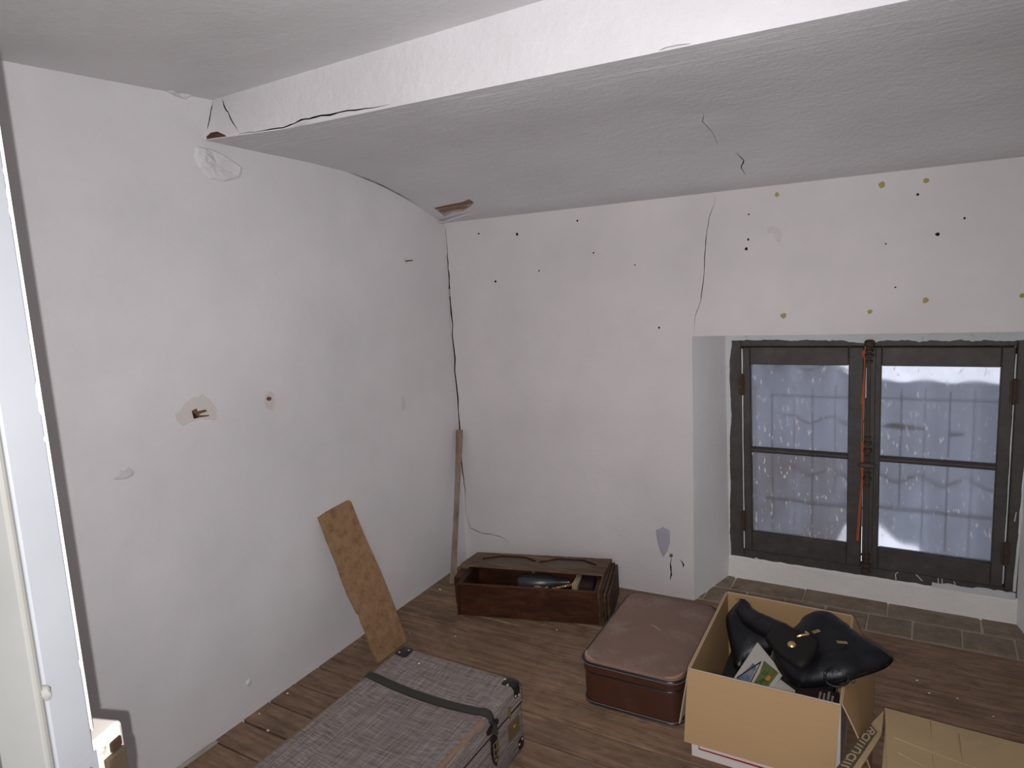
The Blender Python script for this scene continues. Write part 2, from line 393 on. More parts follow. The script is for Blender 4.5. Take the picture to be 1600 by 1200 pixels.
def cut_wall(name, outline, holes, f, M, step=.12, wob=.002, parent=None, kind=None, flat=None):
    # holes: [(polygon, depth, material slot of the bottom[, slot of the sides])]; f(u, v, d) -> point, d = depth behind the face
    vv = []; ee = []
    def loop(P):
        s = len(vv); vv.extend(V(p) for p in P); n = len(P); ee.extend((s + i, s + (i + 1) % n) for i in range(n))
    O = []
    for a, b in zip(outline, outline[1:] + outline[:1]):
        k = max(1, int(math.dist(a, b) / step))
        for i in range(k): O.append((a[0] + (b[0] - a[0]) * i / k, a[1] + (b[1] - a[1]) * i / k))
    loop(O)
    SS = {id(h[0]): (h[3] if len(h) > 3 else (h[2] if h[1] > .008 else 0)) for h in holes}; holes = [h[:3] for h in holes]
    for P, d, s in holes: loop(P)
    us = [p[0] for p in outline]; ws = [p[1] for p in outline]
    u = min(us) + step
    while u < max(us):
        w = min(ws) + step
        while w < max(ws):
            if inpoly(u, w, outline) and dist_poly(u, w, outline) > step * .4 and all(not inpoly(u, w, P) and dist_poly(u, w, P) > .02 for P, d, s in holes): vv.append(V((u, w)))
            w += step
        u += step
    nv, ne, nf, _, _, _ = delaunay_2d_cdt(vv, ee, [], 0, 1e-6)
    bm = B()
    def W(p, d=0.0):
        k = noise.noise(V((p[0] * 1.7, p[1] * 1.7, 3.1))) * wob * min(1, dist_poly(p[0], p[1], flat or outline) / .15) if wob else 0
        return f(p[0], p[1], d + k)
    bv = [bm.verts.new(W(p)) for p in nv]
    for t in nf:
        cx = sum(nv[i][0] for i in t) / len(t); cy = sum(nv[i][1] for i in t) / len(t)
        if not inpoly(cx, cy, outline): continue
        hit = None
        for P, d, s in holes:
            if inpoly(cx, cy, P): hit = (d, s); break
        if hit is None:
            fc = bm.faces.new([bv[i] for i in t]); fc.smooth = True
        else:
            fc = bm.faces.new([bm.verts.new(W(nv[i], hit[0])) for i in t]); fc.material_index = hit[1]
    for P, d, s in holes:
        n = len(P)
        for i in range(n):
            a, b = P[i], P[(i + 1) % n]
            fc = bm.faces.new([bm.verts.new(W(a)), bm.verts.new(W(b)), bm.verts.new(W(b, d)), bm.verts.new(W(a, d))]); fc.material_index = SS[id(P)]
    me = bpy.data.meshes.new(name)
    if parent is not None: bmesh.ops.translate(bm, verts=bm.verts, vec=-wloc(parent))
    bm.to_mesh(me); bm.free()
    for k in M: me.materials.append(k)
    o = bpy.data.objects.new(name, me); C.objects.link(o)
    if parent is not None: o.parent = parent
    if kind: o['kind'] = kind
    return o
def catmull(P, sub=4, closed=True):
    n = len(P); out = []
    for i in range(n if closed else n - 1):
        a, b, c, d = [V(P[(i + k) % n] if closed else P[max(0, min(n - 1, i + k))]) for k in (-1, 0, 1, 2)]
        for s in range(sub):
            t = s / sub
            out.append(.5 * ((2 * b) + (c - a) * t + (2 * a - 5 * b + 4 * c - d) * t * t + (3 * b - a - 3 * c + d) * t ** 3))
    if not closed: out.append(V(P[-1]))
    return out
def pillow(outline, top, bot, R=.06, step=.016, sub=3, wr=.005, wf=16, ridge=None, up=None):
    O = catmull(outline, sub); n = len(O); c = sum(O, V()) / n
    N = V()
    for i in range(n):
        a, b = O[i] - c, O[(i + 1) % n] - c; N += a.cross(b)
    N.normalize()
    if N.z < 0: N = -N
    ex = (O[0] - c); ex = (ex - N * ex.dot(N)).normalized(); ey = N.cross(ex)
    P2 = [((p - c).dot(ex), (p - c).dot(ey)) for p in O]; H = [(p - c).dot(N) for p in O]
    pts = [V(p) for p in P2]; u = min(p[0] for p in P2)
    while u < max(p[0] for p in P2):
        w = min(p[1] for p in P2)
        while w < max(p[1] for p in P2):
            if inpoly(u, w, P2) and dist_poly(u, w, P2) > step * .45: pts.append(V((u, w)))
            w += step
        u += step
    nv, ne, nf, ov, _, _ = delaunay_2d_cdt(pts, [(i, (i + 1) % n) for i in range(n)], [], 0, 1e-6)
    bm = B(); T = []; Bt = []
    for i, p in enumerate(nv):
        d = dist_poly(p[0], p[1], P2); edge = d < 1e-5
        k = min(1, d / R); k = math.sqrt(max(0, 1 - (1 - k) ** 2))
        sw = sh = 0
        for q, h in zip(P2, H):
            w_ = 1 / ((q[0] - p[0]) ** 2 + (q[1] - p[1]) ** 2 + 1e-6); sw += w_; sh += w_ * h
        q = c + ex * p[0] + ey * p[1] + N * (sh / sw)
        wn = (noise.noise(q * wf) + .6 * noise.noise(q * wf * 2.3)) * wr * k
        a = bm.verts.new(q + N * (top * k + wn)); T.append(a)
        Bt.append(a if edge else bm.verts.new(q - N * (bot * k)))
    for t in nf:
        cx = sum(nv[i][0] for i in t) / len(t); cy = sum(nv[i][1] for i in t) / len(t)
        if not inpoly(cx, cy, P2): continue
        try: bm.faces.new([T[i] for i in t])
        except ValueError: pass
        try: bm.faces.new([Bt[i] for i in t][::-1])
        except ValueError: pass
    return bm
def blob(bm, c, r, sq=(1, 1, 1), seed=0, sub=1, amp=.35):
    res = bmesh.ops.create_icosphere(bm, subdivisions=sub, radius=1.0)
    for v in res['verts']:
        k = 1 + amp * noise.noise(v.co * 1.7 + V((seed, seed * .7, 1)))
        v.co = V((v.co.x * sq[0], v.co.y * sq[1], v.co.z * sq[2])) * r * k + V(c)
def flatpatch(pts, f, t=.003, noise_amp=0.0, step=.02):
    # irregular sheet on a wall: pts in wall coordinates, proud by t
    bm = B(); n = len(pts); cx = sum(p[0] for p in pts) / n; cy = sum(p[1] for p in pts) / n
    ring = [bm.verts.new(f(p[0], p[1], 0.001)) for p in pts]
    r2 = [bm.verts.new(f(cx + (p[0] - cx) * .88, cy + (p[1] - cy) * .88, -t * rnd.uniform(.6, 1.2))) for p in pts]
    r3 = [bm.verts.new(f(cx + (p[0] - cx) * .45, cy + (p[1] - cy) * .45, -t + rnd.uniform(-1, 1) * noise_amp)) for p in pts]
    cc = bm.verts.new(f(cx, cy, -t + rnd.uniform(-1, 1) * noise_amp))
    for a, b in ((ring, r2), (r2, r3)):
        for i in range(n): bm.faces.new((a[i], a[(i + 1) % n], b[(i + 1) % n], b[i]))
    for i in range(n): bm.faces.new((r3[i], r3[(i + 1) % n], cc))
    return bm

D = {"crack_corner":[[0.0306,1.8188],[0.0351,1.7162],[0.05,1.6346],[0.0356,1.538],[0.0338,1.3734],[0.036,1.2059],[0.0346,1.0013],[0.0314,0.7748],[0.0243,0.5067],[0.0317,0.4167],[0.0186,0.2868],[0.0429,0.1973],[0.111,0.1767],[0.176,0.1782],[0.2429,0.1692],[0.2874,0.1392]],"crack_window":[[1.395,1.846],[1.3885,1.7805],[1.3667,1.7312],[1.3547,1.6672],[1.3447,1.576],[1.3368,1.4698],[1.3241,1.3893],[1.2979,1.3218],[1.2877,1.2473]],"crack_low":[[[1.1583,0.2073],[1.1535,0.1521],[1.1552,0.1105],[1.1451,0.0829]],[[1.1972,0.1974],[1.2116,0.1774],[1.2168,0.1528]]],"nail_holes":[[0.247,1.762,0.006],[0.4613,1.7407,0.009],[0.7762,1.7739,0.006],[0.846,1.6253,0.005],[0.3208,1.5231,0.008],[0.5647,1.5617,0.005],[1.1391,1.2781,0.006],[1.0396,1.5583,0.004],[1.5204,1.6302,0.006],[1.5124,1.5924,0.008],[2.1732,1.5949,0.009],[2.1081,1.7408,0.006],[2.0103,1.5738,0.004],[2.2521,1.6435,0.005],[0.8257,1.8676,0.004],[1.5241,1.7286,0.004],[2.0449,1.4113,0.004]],"yellow":[[1.6311,1.7942],[1.9937,1.7878],[2.1324,1.7869],[1.6529,1.3172],[1.9617,1.323],[2.1423,1.3598],[2.4289,1.364]],"scar":[[1.5919,1.667],[1.6113,1.6777],[1.6399,1.6627],[1.6493,1.6346],[1.6397,1.6054],[1.6254,1.6216],[1.6159,1.6474],[1.5966,1.649]],"smear":[[1.0861,0.3246],[1.1236,0.3454],[1.1564,0.3307],[1.1544,0.2704],[1.1407,0.2238],[1.118,0.1883],[1.1011,0.2307],[1.0906,0.2805]],"scar_left":[[-1.5645,1.1951],[-1.5447,1.203],[-1.5267,1.2221],[-1.4895,1.2393],[-1.4745,1.2355],[-1.4577,1.2418],[-1.4402,1.2254],[-1.4198,1.199],[-1.407,1.1739],[-1.4088,1.1481],[-1.4223,1.1408],[-1.4515,1.1507],[-1.4781,1.1599],[-1.5058,1.1581],[-1.5451,1.1515],[-1.5605,1.173]],"scar_left_hole":[[-1.5023,1.1935],[-1.4842,1.1977],[-1.4819,1.187],[-1.452,1.1869],[-1.4472,1.1792],[-1.4735,1.1771],[-1.4801,1.1728],[-1.4412,1.1649],[-1.4438,1.1615],[-1.4986,1.1673],[-1.5005,1.1804]],"scar2":[[-1.1561,1.1542],[-1.1598,1.1376],[-1.1686,1.1262],[-1.1805,1.1225],[-1.1928,1.1274],[-1.2025,1.1396],[-1.2075,1.1563],[-1.2068,1.1738],[-1.2005,1.188],[-1.1901,1.1959],[-1.1777,1.1955],[-1.1663,1.187],[-1.1585,1.1721]],"scar2_hole":[[-1.173,1.1667],[-1.1771,1.1618],[-1.1854,1.1612],[-1.1931,1.1652],[-1.1955,1.1714],[-1.1915,1.1762],[-1.1832,1.1768],[-1.1755,1.1729]],"nail_left":[-0.3241,1.6524],"bump_left":[-1.4325,0.1312],"patch_left":[[-1.3588,2.0631],[-1.2991,2.061],[-1.2396,2.0394],[-1.1839,2.0075],[-1.1945,1.9719],[-1.2654,1.9522],[-1.3194,1.9594],[-1.3576,1.9939],[-1.3689,2.0276]],"seam_rag":[[-1.4771,2.2303],[-1.4289,2.2385],[-1.3785,2.2355],[-1.3464,2.2211],[-1.3718,2.2052],[-1.4198,2.2132]],"hole_slope":[[0.1198,-0.1685],[0.2113,-0.1789],[0.296,-0.1839],[0.3489,-0.2023],[0.349,-0.1629],[0.3053,-0.1321],[0.2307,-0.0959],[0.1712,-0.0974],[0.1118,-0.0757]],"crack_slope":[[[1.5501,-0.267],[1.5597,-0.1903],[1.5381,-0.1351],[1.5406,-0.0728]],[[1.5386,-0.6483],[1.5339,-0.617],[1.5172,-0.5787],[1.5211,-0.4798],[1.5066,-0.3422]]],"crack_seam":[[0.0407,-0.6547],[0.0555,-0.5957],[0.0451,-0.4677],[0.0308,-0.3484],[0.0239,-0.2303]],"beam_crack":[[0.2081,2.0842],[0.3135,2.0757],[0.3894,2.0773],[0.4642,2.0881],[0.5203,2.0863],[0.6281,2.0829],[0.7297,2.0762],[0.8266,2.0714]],"beam_crack2":[[0.108,2.2266],[0.1202,2.1919],[0.1625,2.1441],[0.2058,2.0886]],"beam_crack3":[[0.034,2.2235],[0.0233,2.1807],[0.0235,2.1397],[0.0252,2.1044]],"beam_hole":[[0.0266,2.096],[0.0501,2.1067],[0.0809,2.106],[0.1144,2.0906],[0.1241,2.075],[0.0902,2.074],[0.0361,2.078]],"beam_chip":[[1.6099,2.0452],[1.6278,2.0508],[1.654,2.0504],[1.688,2.0457],[1.6709,2.0428],[1.6422,2.045]]}
T2 = lambda L: [tuple(p) for p in L]
# ------------------------------------------------------------------ the room
A = .0351
def fback(u, v, d): return V((u, A * u + d, v))
def fleft(u, v, d): return V((.0266 * v - d, u, v))
# floor: floorboards side by side, running along the window wall
floor = struct('floor')
bm = B(); box(bm, (-.05, -3.0, -.06), (3.3, .38, -.026)); obj('subfloor', bm, M_SUB, floor)
ys = [.068, -.112, -.236, -.358, -.480, -.602, -.727, -.851, -.976, -1.101, -1.225, -1.352, -1.476, -1.600, -1.727, -1.852, -1.978, -2.102, -2.228, -2.352, -2.478, -2.602, -2.728, -2.852, -2.98]
for i, (a, b) in enumerate(zip(ys, ys[1:])):
    gp = rnd.choice((.002, .0032, .0045)); dz = rnd.uniform(-.002, 0)
    cuts = [-.03, 3.28]
    if i in (4, 9, 15): cuts = [-.03, (.52, .33, 2.3)[i % 3], 3.28]
    for x0, x1 in zip(cuts, cuts[1:]):
        bm = B(); box(bm, (x0 + .0008, b + gp, -.025), (x1 - .0008, a - gp, dz), bevel=.0015, seg=1)
        # slightly uneven edges
        obj('plank', bm, M_FLOOR, floor)
# recess floor of two rows of worn tiles in mortar
bm = B(); prism(bm, [(1.25, .05, -.02), (2.6, .05, -.02), (2.6, .36, -.02), (1.3, .36, -.02)], (0, 0, .017)); obj('mortar_bed', bm, M_MORTAR, floor)
xsA = [1.262, 1.29, 1.462, 1.632, 1.80, 1.968, 2.134, 2.306, 2.478, 2.6]
xsB = [1.30, 1.38, 1.70, 2.038, 2.376, 2.6]
for xs, y0, y1 in ((xsA, .070, .216), (xsB, .221, .358)):
    for a, b in zip(xs, xs[1:]):
        j = lambda: rnd.uniform(-.003, .003)
        q = [(a + .004 + j(), y0 + .003 + j(), -.015), (b - .004 + j(), y0 + .003 + j(), -.015), (b - .004 + j(), y1 - .003 + j(), -.015), (a + .004 + j(), y1 - .003 + j(), -.015)]
        bm = B(); prism(bm, q, (0, 0, .015 + rnd.uniform(.001, .0035)))
        bmesh.ops.bevel(bm, geom=list(bm.edges), offset=.0025, segments=1, affect='EDGES')
        obj('brick', bm, M_BRICK, floor)

# window wall with the recess cut out of it, cracks and nail holes
x0 = lambda z: .0266 * z
out = [(-.04, -.03), (1.26, -.03), (1.26, 0), (1.2825, 1.238), (2.545, 1.238), (2.56, 0), (2.56, -.03), (3.34, -.03), (3.34, 1.90), (-.02, 1.90)]
flatO = [(0, 0), (1.26, 0), (1.2825, 1.238), (2.545, 1.238), (2.56, 0), (3.3, 0), (3.3, 1.832), (.0486, 1.828)]
holes = []
cc = [(max(u, .0266 * v + .006), v) for u, v in D['crack_corner']]
holes.append((ribbon(cc[:11], .0075), .02, 1)); holes.append((ribbon(cc[10:], .0032), .012, 2))
cw = [(u, min(v, 1.818)) for u, v in D['crack_window']]; cw[-1] = (1.2905, 1.252)
holes.append((ribbon(cw, .0028), .01, 2))
for L in D['crack_low']: holes.append((ribbon(T2(L), .006), .012, 1))
for u, v, r in D['nail_holes']:
    if v < 1.81: holes.append((disc((u, v), r * .8), .02, 1))
wall_back = cut_wall('wall_back', out, holes, fback, [P_BACK, M_DARK, M_CRACK], .13, .003, None, 'structure', flatO)
f2 = lambda u, v, d: fback(u, v, d)
for (u, v) in D['yellow']:
    r = rnd.uniform(.0085, .0125)
    o = obj('glue_blob', flatpatch(disc((u, v), r, 9), fback, .003), M_YELLOW, wall_back, True); 
o = obj('plaster_scar', flatpatch(T2(D['scar']), fback, .0015), P_BARE, wall_back, True)
o = obj('paint_smear', flatpatch(T2(D['smear']), fback, .0008), M_SMEAR, wall_back, True)
o = obj('hole_plug', flatpatch(disc((1.158, .207), .009, 9), fback, .004), M_BRASS, wall_back, True)
# recess: reveals, soffit, low rough wall under the window
def grid(name, f, nu, nv_, M, parent=None, kind=None, smooth=True):
    bm = B(); g_ = [[bm.verts.new(f(i / nu, j / nv_)) for j in range(nv_ + 1)] for i in range(nu + 1)]
    for i in range(nu):
        for j in range(nv_): bm.faces.new((g_[i][j], g_[i + 1][j], g_[i + 1][j + 1], g_[i][j + 1]))
    me = bpy.data.meshes.new(name)
    if parent is not None: bmesh.ops.translate(bm, verts=bm.verts, vec=-wloc(parent))
    bm.to_mesh(me); bm.free(); me.materials.append(M)
    for p in me.polygons: p.use_smooth = smooth
    o = bpy.data.objects.new(name, me); C.objects.link(o)
    if parent is not None: o.parent = parent
    if kind: o['kind'] = kind
    return o
def wb(p, a=.003, s=6): return p + V((noise.noise(p * s), noise.noise(p * s + V((5, 1, 2))), noise.noise(p * s + V((1, 7, 3))))) * a
def revL(s, t):
    z = 1.238 * t; xf = 1.26 + .0182 * z; p = V((xf + (1.352 - xf) * s, A * 1.26 + (.372 - A * 1.26) * s, z - .03 * s * t))
    return wb(p, .004) if 0 < s < 1 else p
grid('reveal_left', revL, 8, 24, P_REV, wall_back)
def revR(s, t):
    z = 1.238 * t; xf = 2.56 - .0121 * z; p = V((xf + (2.492 - xf) * s, A * 2.56 + (.372 - A * 2.56) * s, z - .03 * s * t))
    return wb(p, .004) if 0 < s < 1 else p
grid('reveal_right', revR, 8, 24, P_REV, wall_back)
def soff(s, t):
    xf = 1.2825 + (2.545 - 1.2825) * t; xb = 1.34 + (2.50 - 1.34) * t
    return V((xf + (xb - xf) * s, A * xf * (1 - s) + .372 * s, 1.238 - .03 * s))
grid('soffit', soff, 6, 20, P_REV, wall_back)
def kick(s, t):
    p = V((1.335 + (2.51 - 1.335) * s, .352 - .010 * (1 - t) ** 2 + (.02 if t > .99 else 0), -.004 + .113 * min(t, .9) / .9 + .004 * t * noise.noise(V((s * 30, 1, 2)))))
    return p + V((0, .003 * noise.noise(p * 14) + .002 * noise.noise(p * 40), 0))
grid('low_wall', kick, 70, 10, P_KICK, wall_back)

# left wall
PROF = [(0.0, 1.828), (-.02, 1.833), (-.239, 1.919), (-.435, 1.981), (-.668, 2.033), (-.9, 2.056), (-1.029, 2.063), (-1.33, 2.087)]
out = [(.05, -.03), (.05, 2.26), (-3.0, 2.26), (-3.0, -.03)]
flatO = [(0, 0), (0, 1.828), (-.239, 1.919), (-.435, 1.981), (-.668, 2.033), (-1.029, 2.063), (-1.33, 2.087), (-1.275, 2.2203), (-2.95, 2.2203), (-2.95, 0)]
holes = [(T2(D['scar_left']), .004, 1), (T2(D['scar2']), .004, 1)]
# deeper cavities inside the scars are separate chunks of dark rubble seen in them
wall_left = cut_wall('wall_left', out, holes, fleft, [P_LEFT, P_BARE], .13, .004, None, 'structure', flatO)
def cavity(pts, M, d0):
    bm = B(); n = len(pts); cx = sum(p[0] for p in pts) / n; cy = sum(p[1] for p in pts) / n
    a = [bm.verts.new(fleft(p[0], p[1], d0 - .0012)) for p in pts]; c_ = bm.verts.new(fleft(cx, cy, d0 - .0008))
    for i in range(n): bm.faces.new((a[i], a[(i + 1) % n], c_))
    return bm
def curved(bm):
    return bm
H1 = T2(D['scar_left_hole'])
bm = B(); 
for t in delaunay_2d_cdt([V(p) for p in H1], [(i, (i + 1) % len(H1)) for i in range(len(H1))], [], 0, 1e-6)[2]:
    cx = sum(H1[i][0] for i in t) / 3; cy = sum(H1[i][1] for i in t) / 3
    if inpoly(cx, cy, H1): prism(bm, [fleft(H1[i][0], H1[i][1], .0015) for i in t], (-.002, 0, 0))
obj('broken_hole', bm, M_HOLE, wall_left)
bm = B(); prism(bm, [fleft(y, z, .0012) for y, z in ((-1.5023, 1.1905), (-1.4985, 1.165), (-1.482, 1.1655), (-1.488, 1.176))], (-.002, 0, 0)); obj('broken_hole', bm, M_DARK, wall_left)
bm = B(); prism(bm, [fleft(*p, .0018) for p in T2(D['scar2_hole'])], (-.002, 0, 0)); obj('broken_hole', bm, M_HOLE, wall_left)
P = T2(D['patch_left'])
bm = flatpatch(P, fleft, .006, .006); bmesh.ops.subdivide_edges(bm, edges=bm.edges[:], cuts=2, use_grid_fill=True)
for v in bm.verts: v.co.x += max(0, .007 * noise.noise(v.co * 45) + .006 * noise.noise(v.co * 18))
obj('plaster_patch', bm, P_LEFT, wall_left)
bm = flatpatch(T2(D['seam_rag']), fleft, .012, .006); bmesh.ops.subdivide_edges(bm, edges=bm.edges[:], cuts=2, use_grid_fill=True)
for v in bm.verts: v.co.x += .006 * noise.noise(v.co * 50)
obj('plaster_patch', bm, P_CEIL, wall_left)
y, z = D['nail_left']; bm = B(); tube(bm, [fleft(y - .005, z, .004), fleft(y + .014, z + .001, -.03)], .003, 6); obj('wall_nail', bm, M_RUST, wall_left)
bm = flatpatch(disc((y, z + .004), .016, 9), fleft, .001); obj('nail_scar', bm, P_BARE, wall_left, True)
y, z = D['bump_left']; bm = B(); blob(bm, fleft(y, z, 0), .013, (.6, 1, 1.1), 3, 2); obj('plaster_lump', bm, P_LEFT, wall_left, True)

M_SCUFFW = plaster('grey_wall_scuff', (.62, .605, .615), .9, .4)
for (y, z), sy, sz in (((-.425, .989), .022, .055), ((-.301, .713), .034, .022), ((-1.755, 1.051), .05, .02)):
    obj('wall_scuff', flatpatch([(y + sy * math.cos(a) * rnd.uniform(.5, 1.1), z + sz * math.sin(a) * rnd.uniform(.5, 1.1)) for a in [2 * PI * i / 12 for i in range(12)]], fleft, .0012), M_SCUFFW, wall_left, True)
# ceiling: flat part, boxed beam, sloping part with a broken hole over laths
ceiling = struct('ceiling', (0, 0, 2.2203))
def slope_z(x, y):
    t = min(1, max(0, -y / 1.33)); y0 = y - A * x * (1 - t)
    for (a, za), (b, zb) in zip(PROF, PROF[1:]):
        if y0 >= b: break
    k = max(0, min(1, (y0 - a) / (b - a))); return za + (zb - za) * k - .0248 * x * t
def beam_y(x, z):
    k = max(0, min(1, (2.2203 - z) / .14)); return -1.272 - .052 * k * max(0, 1 - (x - .05) / .36)
def fslope(u, v, d): 
    y = v * -(beam_y(u, 2.08)) ; yb = A * u
    yy = yb + (y - yb) * 1.0 if False else v * (-beam_y(u, 2.08) + A * u) + A * u
    return V((u, yy, slope_z(u, yy) + d))
def to_v(u, y): return (u, (y - A * u) / (-beam_y(u, 2.08) + A * u))
out = [(.01, .04), (.01, -1.0), (3.34, -1.0), (3.34, .04)]
flatO = [(.05, 0), (.05, -1.0), (3.3, -1.0), (3.3, 0)]
holes = [([to_v(u, y) for u, y in T2(D['hole_slope'])], .016, 1)]
for L, w_ in zip(D['crack_slope'], (.0035, .0018)): holes.append((ribbon([to_v(u, y) for u, y in T2(L)], w_), .01, 2))
holes.append((ribbon([to_v(max(u, .066), y) for u, y in T2(D['crack_seam'])], .008), .01, 2))
cut_wall('sloped_ceiling', out, holes, fslope, [P_CEIL, P_LATHGAP, M_CRACK], .09, .004, ceiling, None, flatO)
# laths showing in the hole
hs = T2(D['hole_slope'])
for k, yy in enumerate((-.192, -.150, -.112)):
    bm = B(); pts = [(x, yy - .012 * (x - .2), slope_z(x, yy - .012 * (x - .2)) + .010) for x in (.10, .2, .30, .40)]
    sweep(bm, pts, rect(.020, .008), (0, 0, 1)); obj('lath', bm, W_LATH, ceiling)
# rag of paper/plaster at the corner below the hole
bm = B(); prism(bm, [(.052, -.05, 1.832), (.30, -.085, slope_z(.3, -.085) - .004), (.20, -.075, slope_z(.2, -.075) - .006), (.06, -.02, 1.828)], (0, 0, -.0025)); obj('torn_plaster', bm, P_CEIL, ceiling)
def fbeam(u, v, d): return V((u, beam_y(u, v) + d, v))
zb = lambda x: slope_z(x, beam_y(x, 2.08)) - .0006
out = [(.01, zb(.01)), (.4, zb(.4)), (1.2, zb(1.2)), (2.2, zb(2.2)), (3.34, zb(3.34)), (3.34, 2.2203), (.01, 2.2203)]
holes = []
bc = [(max(u, .062), max(v, zb(u) + .005)) for u, v in T2(D['beam_crack'])]; holes.append((ribbon(bc, .0045), .015, 2))
holes.append((ribbon([(max(u, .06), min(v, 2.214)) for u, v in [(.115, 2.2135), (.128, 2.19), (.165, 2.144), (.203, 2.094)]], .004), .012, 2))
holes.append((ribbon([(.066, 2.214), (.064, 2.18), (.064, 2.14), (.063, 2.121)], .006), .015, 2))
holes.append(([(max(u + .03, .062), max(v, zb(u) + .002)) for u, v in T2(D['beam_hole'])], .02, 3))
holes.append(([(u, max(v, zb(u) + .003)) for u, v in T2(D['beam_chip'])], .008, 1))
cut_wall('beam', out, holes, fbeam, [P_BEAM, P_BARE, M_DARK, M_HOLE], .06, .006, ceiling)
grid('flat_ceiling', lambda s, t: V((.01 + 3.33 * s, -3.0 + (beam_y(.01 + 3.33 * s, 2.2203) + 3.02) * t, 2.2203)), 24, 12, P_FLAT, ceiling)
# the rest of the room, beside and behind the photographer
bm = B(); box(bm, (3.3, -3.0, 0), (3.45, .3, 2.25)); obj('wall_right', bm, P_WARM, None, False, 'structure')
bm = B(); box(bm, (-.1, -3.1, 0), (.62, -2.95, 2.3)); box(bm, (2.75, -3.1, 0), (3.3, -2.95, 2.3)); box(bm, (.62, -3.1, 2.12), (2.75, -2.95, 2.3)); obj('wall_front', bm, P_WARM, None, False, 'structure')

# ------------------------------------------------------------------ window
window = struct('window_1', (1.92, .36, .107))
fr = B()
def fbox(name, lo, hi, M=M_FRAME, parent=window, bev=.004, k=None):
    bm = B(); box(bm, lo, hi, bevel=bev, seg=1); return obj(name, bm, M, parent)
fbox('frame_jamb', (1.345, .359, .105), (1.418, .42, 1.178)); fbox('frame_jamb', (2.452, .359, .105), (2.51, .42, 1.178))
fbox('frame_head', (1.418, .359, 1.148), (2.452, .42, 1.180)); fbox('frame_sill', (1.418, .357, .100), (2.452, .42, .150))
def casement(x0, x1, px0, px1, hinge):
    cs = bpy.data.objects.new('casement', None); C.objects.link(cs); cs.parent = window
    cs.location = V((x0, .35, .152)) - window.location; cs.empty_display_size = .05
    fbox('stile', (x0, .349, .152), (px0, .395, 1.146), parent=cs); fbox('stile', (px1, .349, .152), (x1, .395, 1.146), parent=cs)
    fbox('rail', (px0, .351, .152), (px1, .393, .247), parent=cs); fbox('rail', (px0, .351, 1.066), (px1, .393, 1.146), parent=cs)
    bm = B(); sweep(bm, [(px0, .37, .656), (px1, .37, .656)], [(-.017, -.012), (.0, -.014), (.016, -.006), (.019, 0), (.016, .006), (0, .014), (-.017, .012)]); obj('glazing_bar', bm, M_FRAME, cs)
    for za, zb_ in ((.247, .645), (.667, 1.066)):
        bm = B(); box(bm, (px0 - .004, .376, za - .004), (px1 + .004, .379, zb_ + .004)); obj('pane', bm, M_PANE2 if (za < .3 and x0 < 1.5) else M_PANE, cs)
    for zc in (.30, .97):
        bm = B(); lathe(bm, [(.004, 0), (.0075, .004), (.0075, .05), (.006, .052), (.0075, .054), (.0075, .10), (.004, .104)], (hinge, .345, zc - .05), n=8)
        box(bm, (hinge - .016, .346, zc - .045), (hinge + .016, .350, zc + .045)); obj('hinge', bm, M_RUST, cs)
casement(1.424, 1.926, 1.458, 1.868, 1.421)
casement(1.930, 2.446, 1.993, 2.403, 2.449)
# window fastener: a rod with a knob and its keepers
bolt = bpy.data.objects.new('window_bolt', None); C.objects.link(bolt); bolt.parent = window; bolt.location = V((1.948, .34, .12)) - window.location
bm = B(); box(bm, (1.932, .338, .155), (1.972, .350, 1.14), bevel=.003, seg=1); obj('cover_strip', bm, M_FRAME, bolt)
bm = B(); tube(bm, [(1.950, .328, .13), (1.948, .328, .6), (1.946, .328, 1.165)], .0075, 8, (0, 1, 0)); obj('rod', bm, M_FRAME, bolt, True)
def turned(zs):
    bm = B()
    for z_, r, h in zs: lathe(bm, [(r * .7, -h / 2), (r, -h * .3), (r, h * .3), (r * .7, h / 2)], (1.948, .327, z_), n=10)
    return bm
obj('keeper', turned([(1.165, .020, .03), (1.135, .016, .012), (1.115, .018, .014), (1.09, .014, .012)]), M_RUST, bolt, True)
obj('keeper', turned([(.145, .018, .03), (.175, .022, .018), (.2, .016, .014), (.222, .019, .012)]), M_RUST, bolt, True)
obj('keeper', turned([(.76, .013, .012), (.735, .016, .014), (.70, .017, .022), (.675, .013, .012), (.60, .014, .012), (.575, .017, .02), (.545, .012, .014)]), M_RUST, bolt, True)
bm = B(); blob(bm, (1.948, .305, .64), .03, (1.25, .55, .42), 2, 2, .1); tube(bm, [(1.948, .33, .64), (1.948, .31, .64)], .012, 8); obj('knob', bm, M_FRAME, bolt, True)
bm = B(); prism(bm, [(1.936, .3365, 1.06), (1.952, .3365, 1.06), (1.953, .3365, .96), (1.949, .3365, .94), (1.947, .3365, .88), (1.943, .3365, .93), (1.934, .3365, .93)], (0, .002, 0)); obj('grey_paint_smear', bm, M_WHITEP, bolt)
OR = [(1.917, 1.124), (1.931, 1.143), (1.948, 1.135), (1.941, 1.099), (1.935, 1.03), (1.927, .876), (1.925, .734), (1.931, .734), (1.940, .576), (1.931, .546), (1.926, .442), (1.918, .276), (1.908, .274), (1.916, .44), (1.924, .574), (1.921, .62), (1.921, .90), (1.915, .905), (1.919, .92), (1.926, 1.03), (1.927, 1.09)]
bm = B()
for t in delaunay_2d_cdt([V(p) for p in OR], [(i, (i + 1) % len(OR)) for i in range(len(OR))], [], 0, 1e-6)[2]:
    if inpoly(sum(OR[i][0] for i in t) / 3, sum(OR[i][1] for i in t) / 3, OR): prism(bm, [(OR[i][0], .3475, OR[i][1]) for i in t], (0, -.0012, 0))
obj('orange_paint_strip', bm, M_ORANGE, window)
